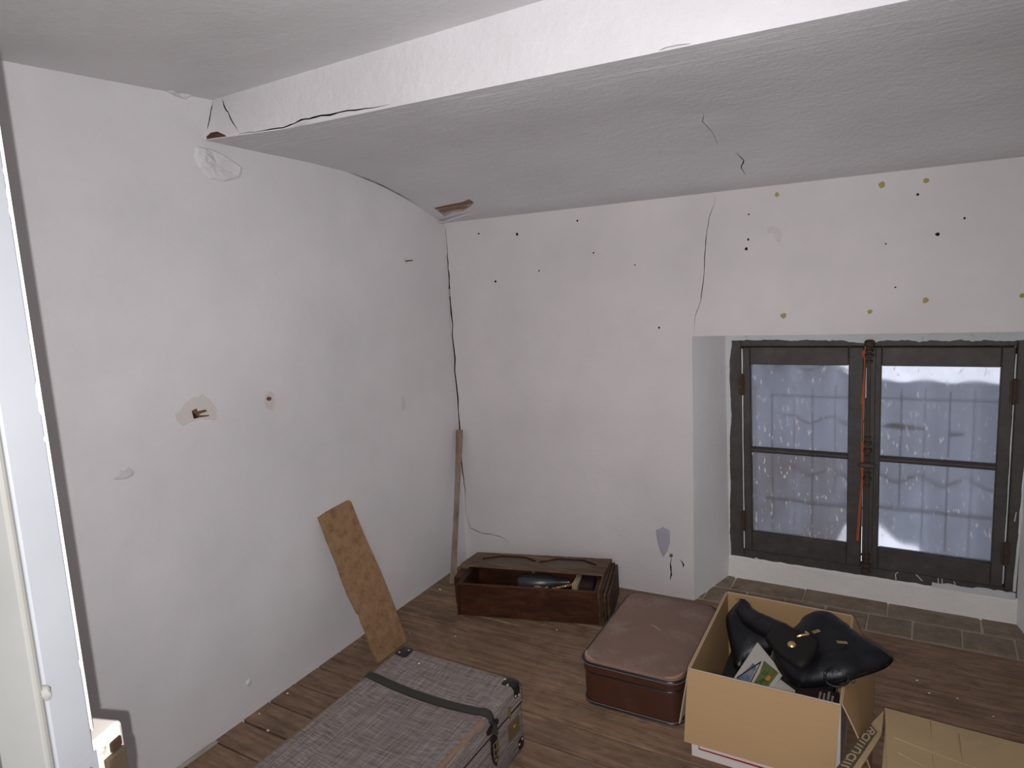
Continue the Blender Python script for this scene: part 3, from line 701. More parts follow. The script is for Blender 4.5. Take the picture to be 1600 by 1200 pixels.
def rag(p0, p1, w0, w1, n=24, y=.356, side=(1, 0)):
    bm = B(); a = []; b = []
    for i in range(n + 1):
        t = i / n; x = p0[0] + (p1[0] - p0[0]) * t; z_ = p0[1] + (p1[1] - p0[1]) * t; w = w0 + (w1 - w0) * t; w *= .8 + .8 * abs(noise.noise(V((t * 7, p0[0] * 3, p0[1] * 5)))) + .2 * abs(noise.noise(V((t * 45, p0[0] * 3, p0[1] * 5))))
        a.append((x, z_)); b.append((x + side[0] * w, z_ + side[1] * w))
    for i in range(n): prism(bm, [(a[i][0], y, a[i][1]), (a[i + 1][0], y, a[i + 1][1]), (b[i + 1][0], y, b[i + 1][1]), (b[i][0], y, b[i][1])], (0, .004, 0))
    return bm
obj('peeling_paint', rag((1.336, .10), (1.348, 1.205), .016, .022, 60), M_WHITEP, window)
obj('peeling_paint', rag((1.34, 1.214), (2.5, 1.212), .040, .046, 90, .355, (0, -1)), M_WHITEP, window)
obj('peeling_paint', rag((2.20, .108), (2.49, .106), .020, .034, 20, .3475, (0, 1)), M_WHITEP, window)
obj('peeling_paint', rag((2.49, .14), (2.505, .9), .010, .006, 26, .354, (-1, 0)), M_WHITEP, window)
obj('peeling_paint', rag((1.4195, .16), (1.4215, 1.14), .004, .005, 30, .347, (1, 0)), M_WHITEP, window)
obj('peeling_paint', rag((2.4475, .17), (2.4495, 1.12), .004, .003, 30, .347, (-1, 0)), M_WHITEP, window)
for L in ([(2.073, .150), (2.063, .138), (2.066, .112)], [(2.14, .152), (2.15, .142), (2.165, .125)], [(2.222, .150), (2.225, .112)], [(2.236, .150), (2.238, .113)], [(2.278, .146), (2.284, .135), (2.276, .118)], [(2.477, .48), (2.473, .44)]):
    bm = B(); tube(bm, [(x, .3555, z_) for x, z_ in L], .0022, 5, (0, 1, 0)); obj('paint_scratch', bm, M_WHITEP, window)
bm = B(); prism(bm, [(1.45, .3545, .098), (1.475, .3545, .117), (1.51, .3545, .100)], (0, .003, 0)); obj('paint_scratch', bm, M_WHITEP, window)

# corrugated translucent sheets hung outside the window
def corr(name, x0, x1, top, bot, y0, lab, ph):
    o = thing(name, lab, 'plastic sheet', ((x0 + x1) / 2, y0, bot(.5)))
    def f(s, t):
        x = x0 + (x1 - x0) * s; zb_ = bot(s); zt = top(s)
        return V((x, y0 + .034 * math.sin(2 * PI * (x - ph) / .178), zb_ + (zt - zb_) * t))
    grid('corrugated_panel', f, 90, 6, M_SHEET, o)
    def edge(z_, w, M, y_off, xa, xb, nm, amp=1):
        bm = B(); pts = []
        for i in range(41):
            x = xa + (xb - xa) * i / 40; pts.append((x, y0 - y_off + amp * .034 * math.sin(2 * PI * (x - ph) / .178), z_ + .004 * noise.noise(V((x * 9, z_, 0))) + (.013 * amp * math.sin(2 * PI * (x - ph + .03) / .178))))
        sweep(bm, pts, rect(.004, w)); return obj(nm, bm, M, o)
    return o, edge
def gapL(s): return -.1 if s < .55 else -.1 + .39 * min(1, (s - .55) / .25)  # lower inner corners cut away, shaped to let sky brighten the panes
def gapR(s): return .30 - .10 * min(1, s / .35) if s < .35 else max(-.1, .20 - .9 * (s - .35))
sL, eL = corr('corrugated_sheet', 1.36, 1.975, lambda s: 1.10 if s < .5 else 1.10 - .15 * (s - .5) / .5, gapL, .50, 'left of two cloudy corrugated plastic sheets outside the window', 1.40)  # top edge slanted to let a bright wedge of sky show
sR, eR = corr('corrugated_sheet', 1.955, 2.50, lambda s: .975, gapR, .515, 'right cloudy corrugated sheet outside the window, with bright gap above it', 1.40)
eL(1.035, .005, M_BATTEN, .006, 1.55, 1.975, 'sheet_lap'); eL(.90, .005, M_BATTEN, .03, 1.52, 1.975, 'batten', 0); eL(.785, .005, M_DIRT, .006, 1.58, 1.975, 'sheet_lap')
eL(.53, .006, M_DIRT, .006, 1.6, 1.975, 'sheet_lap'); eL(.385, .008, M_DIRT, .03, 1.50, 1.96, 'batten', 0)
eR(.90, .006, M_BATTEN, .03, 1.96, 2.49, 'batten', 0); eR(.53, .007, M_DIRT, .006, 1.96, 2.49, 'sheet_lap'); eR(.395, .009, M_DIRT, .03, 1.96, 2.49, 'batten', 0)
bm = B(); prism(bm, [(1.99, .48, .772), (2.04, .48, .79), (2.14, .48, .775), (2.16, .48, .768), (2.05, .48, .764)], (0, .012, 0)); obj('leaf_litter', bm, M_DIRT, sR)
bm = B(); prism(bm, [(2.24, .48, .752), (2.28, .48, .76), (2.30, .48, .755), (2.26, .48, .746)], (0, .012, 0)); obj('leaf_litter', bm, M_DIRT, sR)
for s_, x0_, x1_, ym in ((sL, 1.36, 1.97, .50), (sR, 1.96, 2.5, .515)):
    k = 0
    x = 1.40 + .0445
    while x < x1_:
        if x > x0_ + .02:
            sg = 1 if k % 2 == 0 else -1
            bm = B(); tube(bm, [(x, ym + .034 * sg - .003, .42 if x > 1.8 and x < 2.15 else .02), (x, ym + .034 * sg - .003, .94)], .0035, 5, (0, 1, 0)); obj('ridge_line', bm, M_BATTEN, s_)
        x += .089; k += 1
# outer edge of the wall opening: lintel and sides
bm = B(); box(bm, (1.2, .42, 1.10), (2.7, .75, 1.4)); box(bm, (1.1, .42, -.3), (1.36, .75, 1.4)); box(bm, (2.51, .42, -.3), (2.7, .75, 1.4)); box(bm, (1.36, .42, -.3), (2.51, .48, .06))
obj('trim_1', bm, P_KICK, None, False, 'structure')

# ------------------------------------------------------------------ door at the left edge of the view
Bf = V((1.3635, -2.5348, 0)); NF = V((.31, -.95, 0)).normalized(); WD = V((-.95, -.31, 0)).normalized(); NE = -WD
door = struct('door_1', (.70, -2.76, 0))
def dP(w, n, z_):  # w along the leaf away from its edge, n towards the outer face
    return Bf + WD * w + NF * n - NF * (.046 * (z_ - 1.11)) + V((0, 0, z_))
def dslab(name, w0, w1, n0, n1, z0, z1, M, parent=door, bev=0.0):
    bm = B(); a = [dP(w0, n0, z0), dP(w1, n0, z0), dP(w1, n1, z0), dP(w0, n1, z0)]; b = [dP(w0, n0, z1), dP(w1, n0, z1), dP(w1, n1, z1), dP(w0, n1, z1)]
    va = [bm.verts.new(p) for p in a]; vb = [bm.verts.new(p) for p in b]; bm.faces.new(va[::-1]); bm.faces.new(vb)
    for i in range(4): bm.faces.new((va[i], va[(i + 1) % 4], vb[(i + 1) % 4], vb[i]))
    if bev: bmesh.ops.bevel(bm, geom=list(bm.edges), offset=bev, segments=2, affect='EDGES', profile=.5)
    return obj(name, bm, M, parent)
dslab('edge_strip', 0, .03, .0015, .046, .02, 2.06, M_DOOR, bev=.002)
dslab('stile', .0, .062, .047, .056, .02, 2.06, M_DOOR2, bev=.003)
dslab('leaf_panel', .03, .72, .004, .044, .02, 2.06, M_DOOR3)
dslab('stile', .64, .72, .045, .056, .02, 2.06, M_DOOR2)
for z0, z1 in ((.02, .2), (.92, 1.06), (1.93, 2.06)): dslab('rail', .074, .64, .045, .056, z0, z1, M_DOOR2)
bm = B()                                           # chipped bare arris along the free edge
n_ = 420; prev = None
for i in range(n_ + 1):
    z_ = 1.13 + .95 * i / n_; k = noise.noise(V((z_ * 60, 1, 0))) * .5 + noise.noise(V((z_ * 17, 4, 0)))
    w = .0016 + .0055 * max(0, k) + .002 * max(0, noise.noise(V((z_ * 130, 2, 0)))) + (.006 * max(0, noise.noise(V((z_ * 5, 9, 0)))) if z_ > 1.35 else 0)
    q = [dP(-.0006, -.0006, z_), dP(-.0006, w, z_), dP(.004, -.0006, z_)]
    cur = [bm.verts.new(p) for p in q]
    if prev:
        bm.faces.new((prev[0], prev[1], cur[1], cur[0])); bm.faces.new((prev[2], prev[0], cur[0], cur[2]))
    prev = cur
obj('chipped_arris', bm, M_CHIP, door)
bm = B(); blob(bm, dP(-.001, .047, 1.205), .008, (1, .6, 1.0), 4, 2); obj('paint_lump', bm, M_DOOR2, door, True)
lock = bpy.data.objects.new('door_lock', None); C.objects.link(lock); lock.parent = door; lock.location = dP(.05, -.02, 1.08) - door.location
dslab('lock_case', .002, .12, -.042, -.001, .98, 1.113, M_LOCK, lock, .005)
dslab('latch_bolt', -.004, .02, -.036, -.010, 1.055, 1.085, M_BOLT, lock, .001)
dslab('rust_patch', -.0003, .01, -.036, -.020, 1.0855, 1.098, M_RUSTP, lock, .002)
dslab('striking_plate', -.0012, .0, .0, .036, .98, 1.106, M_DOOR, lock)
for k, (n0, z_) in enumerate(((.012, 1.09), (.030, 1.082))):
    bm = B(); c_ = dP(-.001, n0, z_); lathe(bm, [(.004, 0), (.004, .001), (.0025, .002)], c_, NE, 10); obj('screw', bm, M_ORANGE if k else M_BIND, lock)

# ------------------------------------------------------------------ trunk
trunk = thing('trunk', 'large old trunk covered in grey-brown woven cloth, lying in the foreground', 'trunk', (.78, -1.57, 0))
tx0, tx1, ty0, ty1 = .528, 1.030, -2.02, -1.142
bm = B(); box(bm, (tx0 + .003, ty0 + .003, .004), (tx1 - .002, ty1 - .003, .167), bevel=.006, seg=3); obj('body', bm, M_WEAVE, trunk, True)
def prof_edge(n, a, b, r):
    L = [a + r * (1 - math.cos(PI / 2 * i / 4)) for i in range(5)]; M_ = [a + r + (b - a - 2 * r) * i / n for i in range(1, n)]; return L + M_ + [b - r * (1 - math.cos(PI / 2 * (4 - i) / 4)) for i in range(5)]
r_ = .018
X = prof_edge(14, tx0, tx1, r_); Yy = prof_edge(20, ty0, ty1, r_)
def drop(d): return r_ - math.sqrt(max(0, r_ * r_ - (r_ - min(r_, d)) ** 2))
def ztop(x, y):
    u = (x - tx0) / (tx1 - tx0); v = (y - ty0) / (ty1 - ty0)
    sag = .022 * (math.sin(PI * u) ** .8 if 0 < u < 1 else 0) * min(1, 4.5 * max(0, min(v, 1 - v)))
    return .252 - sag - drop(min(x - tx0, tx1 - x)) - drop(min(y - ty0, ty1 - y)) + .0015 * noise.noise(V((x * 9, y * 9, 0)))
bm = B(); G = [[bm.verts.new((x, y, max(.172, ztop(x, y)))) for y in Yy] for x in X]
for i in range(len(X) - 1):
    for j in range(len(Yy) - 1): bm.faces.new((G[i][j], G[i + 1][j], G[i + 1][j + 1], G[i][j + 1]))
per = [G[i][0] for i in range(len(X))] + [G[-1][j] for j in range(1, len(Yy))] + [G[i][-1] for i in range(len(X) - 2, -1, -1)] + [G[0][j] for j in range(len(Yy) - 2, 0, -1)]
low = [bm.verts.new((v.co.x, v.co.y, .1760)) for v in per]
for i in range(len(per)): bm.faces.new((per[i], per[(i + 1) % len(per)], low[(i + 1) % len(per)], low[i]))
bm.faces.new(low)
obj('lid', bm, M_WEAVE, trunk, True)
bm = B(); box(bm, (tx0 + .002, ty0 + .002, .1675), (tx1 - .0012, ty1 - .0012, .1758)); obj('seam', bm, M_DARK, trunk)  # flush dark strip; the shade of the lid gap is put into its colour
def binding(pts, w=.016, up=(0, 0, 1)):
    bm = B(); sweep(bm, catmull(pts, 6, False), [(-w / 2, .0006), (-w / 4, .0018), (w / 4, .0018), (w / 2, .0006), (w / 2, -.001), (-w / 2, -.001)], up); return bm
obj('edge_binding', binding([(tx0 + .006, y, ztop(tx0 + .006, y) + .0004) for y in (ty0 + .05, -1.7, -1.45, -1.3, ty1 - .05)], .012, (-.5, 0, .8)), M_BIND, trunk, True)
obj('edge_binding', binding([(x, ty1 - .006, ztop(x, ty1 - .006) + .0004) for x in (tx0 + .06, .7, .85, tx1 - .06)], .012, (0, .5, .8)), M_BIND, trunk, True)
obj('edge_binding', binding([(tx1 - .006, y, ztop(tx1 - .006, y) + .0004) for y in (ty0 + .05, -1.7, -1.5, -1.36)], .012, (.5, 0, .8)), M_BIND, trunk, True)
def strap(y):
    s_ = bpy.data.objects.new('strap', None); C.objects.link(s_); s_.parent = trunk; s_.location = V((.78, y, .25)) - trunk.location
    pts = [(tx0 - .004, y, .205), (tx0 - .004, y, .232), (tx0 + .004, y, .248)] + [(x, y, ztop(x, y) + .003) for x in (.56, .6, .66, .72, .78, .84, .9, .95, .985)] + [(1.008, y, .253), (1.026, y + .002, .250), (1.0345, y + .004, .238), (1.0345, y + .006, .215), (1.034, y + .008, .180)]
    bm = B(); sweep(bm, pts, [(-.0155, -.003), (.0155, -.003), (.0155, .003), (.011, .0048), (-.011, .0048), (-.0155, .003)], (0, 1, .02) if False else (0, 0, 1)); obj('strap_band', bm, M_STRAPM, s_, True)
    bm = B()
    prism(bm, [(1.032, y - .024, .196), (1.032, y - .010, .190), (1.032, y - .006, .200), (1.032, y + .016, .208), (1.032, y + .022, .196), (1.032, y + .036, .200), (1.032, y + .036, .214), (1.032, y + .024, .218), (1.032, y + .012, .222), (1.032, y - .010, .212), (1.032, y - .024, .208)], (.006, 0, 0)); obj('metal_claw', bm, M_BLACKL, s_)
    bm = B(); y2 = y + .012
    prism(bm, [(1.029, y2 - .020, .165), (1.029, y2 - .014, .158), (1.029, y2 - .020, .12), (1.029, y2 - .012, .085), (1.029, y2, .062), (1.029, y2 + .012, .085), (1.029, y2 + .018, .12), (1.029, y2 + .016, .160), (1.029, y2 + .005, .170)], (.005, 0, 0)); obj('buckle_tab', bm, M_BLACKL, s_)
    bm = B(); tube(bm, [(1.038, y2 - .013, .105), (1.038, y2 + .013, .105), (1.038, y2 + .013, .150), (1.038, y2 - .013, .150)], .0022, 6, (1, 0, 0), True); tube(bm, [(1.039, y2 + .002, .10), (1.039, y2 + .002, .152)], .002, 6, (1, 0, 0)); tube(bm, [(1.038, y2 - .013, .126), (1.038, y2 + .013, .126)], .0022, 6, (0, 0, 1)); obj('buckle', bm, M_BRASS, s_)
    bm = B(); lathe(bm, [(.007, 0), (.007, .002), (.003, .004)], (1.034, y2, .085), (1, 0, 0), 10); obj('stud', bm, M_BRASS, s_)
strap(-1.335)
def corner(c, sx, sy, L):
    p = bpy.data.objects.new('corner_guard', None); C.objects.link(p); p.parent = trunk; p.location = V(c) - trunk.location
    bm = B(); e = .0025; lo = [c[0], c[1], c[2]]; hi = list(lo)
    lo[0], hi[0] = (c[0] - L, c[0] + e) if sx > 0 else (c[0] - e, c[0] + L)
    lo[1], hi[1] = (c[1] - L, c[1] + e) if sy > 0 else (c[1] - e, c[1] + L)
    if c[2] > .1: lo[2], hi[2] = c[2] - .058, c[2] + .002
    else: lo[2], hi[2] = c[2], c[2] + .058
    box(bm, lo, hi, bevel=.0205, seg=5); obj('guard_cap', bm, M_BLACKL, p, True)
    for dx, dy, dz, ax in ((-.046, -.022, 0, 'z'), (-.022, -.046, 0, 'z'), (0, -.040, -.036, 'x'), (0, -.020, -.044, 'x')):
        bm = B()
        if ax == 'z': lathe(bm, [(.0045, 0), (.004, .001), (.002, .002)], (c[0] + sx * dx, c[1] + sy * dy, hi[2] - .0006), (0, 0, 1), 8)
        else: lathe(bm, [(.0045, 0), (.004, .001), (.002, .002)], (c[0] + sx * (e - .0004), c[1] + sy * dy, c[2] + dz if c[2] > .1 else c[2] - dz), (sx, 0, 0), 8)
        obj('rivet', bm, M_RIVET, p)
corner((tx1, ty1, .252), 1, 1, .058); corner((tx0, ty1, .253), -1, 1, .068); corner((tx1, ty1, .003), 1, 1, .05)
bm = B(); box(bm, (1.029, -1.236, .176), (1.034, -1.220, .205), bevel=.002, seg=1); box(bm, (1.033, -1.233, .165), (1.037, -1.224, .198), bevel=.0015, seg=1); obj('latch', bm, M_BRASS, trunk)
lp = obj('lock_plate', (lambda bm: (box(bm, (1.027, -1.240, .084), (1.031, -1.170, .142), bevel=.001, seg=1), bm)[1])(B()), M_BRASS, trunk)
bm = B(); box(bm, (1.031, -1.21, .118), (1.036, -1.196, .126), bevel=.001, seg=1); obj('lock_button', bm, M_GOLD, trunk)

# ------------------------------------------------------------------ brown suitcase
suit = thing('suitcase', 'brown leatherette suitcase with rounded rubbed corners lying flat before the white wall', 'suitcase', (1.285, -.567, 0))
SR = Matrix.Translation((1.279, -.566, 0)) @ Matrix.Rotation(math.radians(1.4), 4, 'Z')
def rrect(hx, hy, r, n=7):
    P_ = []
    for cx, cy, a0 in ((hx - r, hy - r, 0), (-hx + r, hy - r, 90), (-hx + r, -hy + r, 180), (hx - r, -hy + r, 270)):
        for i in range(n + 1):
            a = math.radians(a0 + 90 * i / n); P_.append((cx + r * math.cos(a), cy + r * math.sin(a)))
    return P_
def rprism(levels, M, name, parent, mats, smooth=True, cap=True):
    bm = B(); rings = []
    for hx, hy, r, z_ in levels: rings.append([bm.verts.new(SR @ V((x, y, z_))) for x, y in rrect(hx, hy, r)])
    n = len(rings[0])
    for a, b in zip(rings, rings[1:]):
        for i in range(n): bm.faces.new((a[i], a[(i + 1) % n], b[(i + 1) % n], b[i]))
    bm.faces.new(rings[0][::-1]); bm.faces.new(rings[-1])
    return obj(name, bm, mats, parent, smooth)
hx, hy = .184, .276
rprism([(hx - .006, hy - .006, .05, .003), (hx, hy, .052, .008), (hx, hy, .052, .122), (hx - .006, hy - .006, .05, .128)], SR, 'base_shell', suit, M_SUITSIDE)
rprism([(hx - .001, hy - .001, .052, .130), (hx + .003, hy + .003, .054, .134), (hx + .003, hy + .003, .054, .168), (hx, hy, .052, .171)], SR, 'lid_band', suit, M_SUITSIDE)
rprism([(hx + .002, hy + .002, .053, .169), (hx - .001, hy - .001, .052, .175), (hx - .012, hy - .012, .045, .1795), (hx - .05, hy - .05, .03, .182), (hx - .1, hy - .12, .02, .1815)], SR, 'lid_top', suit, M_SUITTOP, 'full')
def loopring(z_, r, grow, M, nm):
    bm = B(); sweep(bm, [SR @ V((x, y, z_)) for x, y in rrect(hx + grow, hy + grow, .053, 7)], circ(r, 6), (0, 0, 1), True); obj(nm, bm, M, suit, True)
loopring(.168, .0042, .0045, M_PIPE_GROOVE, 'piping'); loopring(.1640, .0009, .0070, M_WIRE, 'piping_thread'); loopring(.010, .0042, .002, M_PIPE_GROOVE, 'piping'); loopring(.1285, .0026, .0005, M_PIPE_GROOVE, 'lid_groove'); loopring(.0150, .0009, .0040, M_WIRE, 'piping_thread')  # the ring at the lid groove is a dark tube added as its shade
for sx, sy in ((-1, -1), (1, -1)):
    bm = B(); pts = []
    for i in range(9):
        a = math.radians((180 if sx < 0 else 270) + 90 * i / 8); pts.append(SR @ V((sx * (hx - .054) + .048 * math.cos(a), -hy + .054 + .048 * math.sin(a), .1795)))
    def pr(t): w = .013 * math.sin(PI * (.05 + .9 * t)) + .001; return [(-w * .4, -.001), (w * .4, -.0015), (w * .4, .0016), (-w * .4, .0016)]
    sweep(bm, pts, pr); obj('rubbed_corner', bm, M_SCUFF, suit, True)
bm = B(); P_ = [SR @ V((x, y, .1815)) for x, y in ((-.02, .035), (0, .03), (.03, .005), (.028, .001), (.0, .022))]; prism(bm, P_, (0, 0, .0012)); obj('scuff_mark', bm, M_SCUFF, suit)

# ------------------------------------------------------------------ wooden case with its door lying on it
CM = Matrix.Translation((.317, -.509, 0)) @ Matrix.Rotation(math.radians(15.3), 4, 'Z')
case = thing('wooden_case', 'long dark wooden case lying open on its back in the room corner', 'case', (.60, -.29, 0))
def cbox(name, lo, hi, M=W_DARK, parent=case, bev=.0015):
    bm = B(); box(bm, lo, hi, CM, bevel=0); 
    if bev: bmesh.ops.bevel(bm, geom=list(bm.edges), offset=bev, segments=1, affect='EDGES')
    return obj(name, bm, M, parent)
cbox('side_panel', (0, 0, .003), (.650, .016, .158)); cbox('side_panel', (0, .290, .003), (.650, .306, .158))
cbox('end_panel', (0, .0165, .003), (.016, .2895, .158)); cbox('end_panel', (.634, .0165, .003), (.650, .2895, .158))
cbox('back_board', (.016, .016, .002), (.634, .29, .050)); cbox('divider', (.016, .245, .050), (.634, .256, .135))
cbox('corner_block', (.016, .016, .050), (.04, .036, .150)); cbox('peg', (.295, .235, .10), (.308, .2445, .132), W_LID)
for i, (x, h, o_) in enumerate(((.6505, .166, .004), (.664, .163, .008), (.678, .158, .012), (.692, .150, .006))):
    cbox('moulding', (x, -o_, .002), (x + .0132, .306 + o_ * .5, h), W_MOULD, case, .003)
cbox('foot_moulding', (-.014, -.004, .002), (-.0005, .31, .150), W_DARK, case, .003)
cbox('foot_block', (-.06, .10, .002), (-.0145, .20, .140), W_DARK, case, .003)
# door panel of the case, with two long octagonal lights
lid = thing('case_door', 'warped brown wooden panel with two octagonal windows lying across the dark case', 'panel', (.57, -.2, .160))
LQ = [V((.231, -.361, .1605)), V((.914, -.201, .1605)), V((.893, -.040, .1605)), V((.233, -.217, .1605))]
def fl_(u, v, d):
    a = LQ[0].lerp(LQ[1], u); b = LQ[3].lerp(LQ[2], u); p = a.lerp(b, v); p.z += .0185 - d + .0012 * noise.noise(p * 30); return p
def octa(u0, u1, v0, v1, c=.28):
    cu = (u1 - u0) * c; cv = (v1 - v0) * .42
    return [(u0 + cu, v0), (u1 - cu, v0), (u1, v0 + cv), (u1, v1 - cv), (u1 - cu, v1), (u0 + cu, v1), (u0, v1 - cv), (u0, v0 + cv)]
edge_pts = []
for k in range(40): edge_pts.append((k / 40, .018 * noise.noise(V((k * .9, 0, 0)))))
for k in range(8): edge_pts.append((1 + .003 * noise.noise(V((k, 5, 0))), k / 8))
for k in range(40): edge_pts.append((1 - k / 40, 1 + .02 * noise.noise(V((k * .9, 9, 0)))))
for k in range(8): edge_pts.append((.004 * noise.noise(V((k, 3, 0))), 1 - k / 8))
oct1 = octa(.10, .49, .22, .86); oct2 = octa(.52, .92, .20, .86)
cut_wall('door_frame', edge_pts, [(oct1, .009, 1, 2), (oct2, .009, 1, 2)], fl_, [W_LID, M_DUSTG, W_DARK], .25, 0, lid)
bm = B(); n = len(edge_pts)
tp = [bm.verts.new(fl_(u, v, 0)) for u, v in edge_pts]; bt = [bm.verts.new(fl_(u, v, .0115)) for u, v in edge_pts]
for i in range(n): bm.faces.new((tp[i], tp[(i + 1) % n], bt[(i + 1) % n], bt[i]))
bm.faces.new(bt); obj('door_edge', bm, W_LID, lid)
# what lies in the case
def cp(x, y, z_): return CM @ V((x, y, z_))
o = thing('bottle', 'dusty dark glass bottle lying on its side in the wooden case', 'bottle', cp(.38, .175, .0505))
bm = B(); lathe(bm, [(.005, -.002), (.036, 0), (.043, .01), (.044, .10), (.040, .14), (.022, .19), (.017, .23), (.019, .232), (.019, .245), (.004, .246)], cp(.245, .165, .0955), (CM.to_3x3() @ V((1, .16, 0))).normalized(), 16); obj('bottle_glass', bm, M_GLASSD, o, True)
o = thing('paper_bundle', 'bundle of cream card edges standing beside the dark box in the case', 'papers', cp(.53, .14, .0505))
for k in range(3):
    bm = B(); pts = [cp(.522 + k * .008 + .006 * math.sin(t * 2.2), .085 + .11 * t, .0505) for t in (0, .25, .5, .75, 1)]
    for i in range(4): prism(bm, [pts[i], pts[i + 1], pts[i + 1] + V((.0045, -.001, 0)), pts[i] + V((.0045, -.001, 0))], (0, 0, .096 - k * .003))
    obj('card_sheet', bm, M_CREAM, o)
o = obj('box', (lambda bm: (box(bm, (.552, .080, .0505), (.618, .20, .145), CM), bm)[1])(B()), M_MAROON); bm = bmesh.new(); bm.from_mesh(o.data); bmesh.ops.bevel(bm, geom=list(bm.edges), offset=.006, segments=3, affect='EDGES'); bm.to_mesh(o.data); bm.free(); setorigin(o); tag(o, 'small glossy dark box standing in the right end of the wooden case', 'box')
bm = B()
for k in range(14): blob(bm, cp(.345 + .009 * (k % 7), .088 + .012 * (k // 7), .113 + .004 * math.sin(k)), .0085, (1, 1, .8), k, 1, .2)
o = setorigin(obj('brass_ornament', bm, M_GOLD, None, True)); tag(o, 'small knobbly gilt ornament just inside the front of the wooden case', 'ornament')
bm = B(); a = cp(.430, .098, .112); b = cp(.512, .135, .120)
for k in range(9):
    t = k / 8; blob(bm, a.lerp(b, t), .0075 if k % 2 == 0 else .006, (1.2, 1, 1), k, 1, .1)
o = setorigin(obj('twisted_rod', bm, M_GOLD, None, True)); tag(o, 'short twisted gilt rod leaning on the cream cards in the case', 'rod')
o = setorigin(obj('support_board', (lambda bm: (box(bm, (.33, .060, .0505), (.515, .115, .1045), CM), bm)[1])(B()), M_GLASSD)); tag(o, 'dark block under the gilt pieces in the wooden case', 'block')

# ------------------------------------------------------------------ leaning pieces
HB = [(-1.02, .632), (-.974, .639), (-.929, .642), (-.85, .646), (-.837, .641), (-.832, .63), (-.828, .535), (-.820, .441), (-.806, .318), (-.797, .143), (-.796, .05), (-.80, .003), (-.978, .003), (-.990, .054), (-.988, .108), (-.987, .145), (-.992, .184), (-.989, .21), (-.998, .224), (-1.002, .253), (-1.01, .303), (-1.012, .35), (-1.012, .441), (-1.019, .544)]
bm = B(); prism(bm, [(.220 - .319 * z_, y_, z_) for y_, z_ in HB], (.0105, 0, .0034)); bmesh.ops.translate(bm, verts=bm.verts, vec=(0, 0, .0))
o = setorigin(obj('fibreboard', bm, M_FIBRE)); tag(o, 'brown fibreboard strip with a nicked edge leaning on the left wall behind the trunk', 'board')
bm = B(); pts = [(.094, -.262, .004), (.082, -.205, .18), (.066, -.135, .38), (.050, -.070, .57), (.047, -.036, .70), (.043, -.022, .758)]
def stp(t): w = .036 - .006 * math.sin(t * 5) - .006 * t; return [(-w / 2, -.007), (w / 2, -.007), (w / 2 - .001, .007), (-w / 2 + .001, .007)]
sweep(bm, catmull(pts, 4, False), stp, (-.6, .75, 0)); o = setorigin(obj('wooden_batten', bm, W_STICK)); tag(o, 'narrow weathered wooden stick leaning in the corner of the two walls', 'stick')

# ------------------------------------------------------------------ open cardboard box with a bag and papers
cb = thing('cardboard_box', 'open brown cardboard box holding the black bag, flaps folded out', 'box', (1.745, -.68, 0))
FLb, FRb, BRb, BLb = V((1.536, -.944, 0)), V((1.967, -.940, 0)), V((1.955, -.416, 0)), V((1.523, -.408, 0))
HB_ = .31
def panel(name, a, b, h, inn, M_in, M_out, parent=cb, z0=.002, t=.004):
    bm = B(); a = V(a); b = V(b); nrm = V(inn).normalized() * t
    lo = [a + V((0, 0, z0)), b + V((0, 0, z0)), b + nrm + V((0, 0, z0)), a + nrm + V((0, 0, z0))]
    prism(bm, lo, (0, 0, h - z0)); bm.normal_update(); bmesh.ops.recalc_face_normals(bm, faces=bm.faces)
    for f in bm.faces: f.material_index = 2 if f.normal.z > .7 else (1 if f.normal.dot(nrm.normalized()) > .7 else 0)
    return obj(name, bm, [M_out, M_in, M_EDGE], parent)
panel('box_side', FLb, FRb, HB_, (0, 1, 0), M_KRAFT, M_BOXW); panel('box_side', BLb + V((.0045, 0, 0)), BRb - V((.0045, 0, 0)), HB_, (0, -1, 0), M_KRAFT, M_BOXW)
panel('box_side', FLb + V((0, .0045, 0)), BLb - V((0, .0, 0)), HB_, (1, 0, 0), M_KRAFT, M_BOXW); panel('box_side', FRb + V((0, .0045, 0)), BRb, HB_, (-1, 0, 0), M_KRAFT, M_BOXW)
bm = B(); prism(bm, [FLb + V((.005, .005, .001)), FRb + V((-.005, .005, .001)), BRb + V((-.005, -.005, .001)), BLb + V((.005, -.005, .001))], (0, 0, .004)); obj('box_bottom', bm, M_KRAFT, cb)
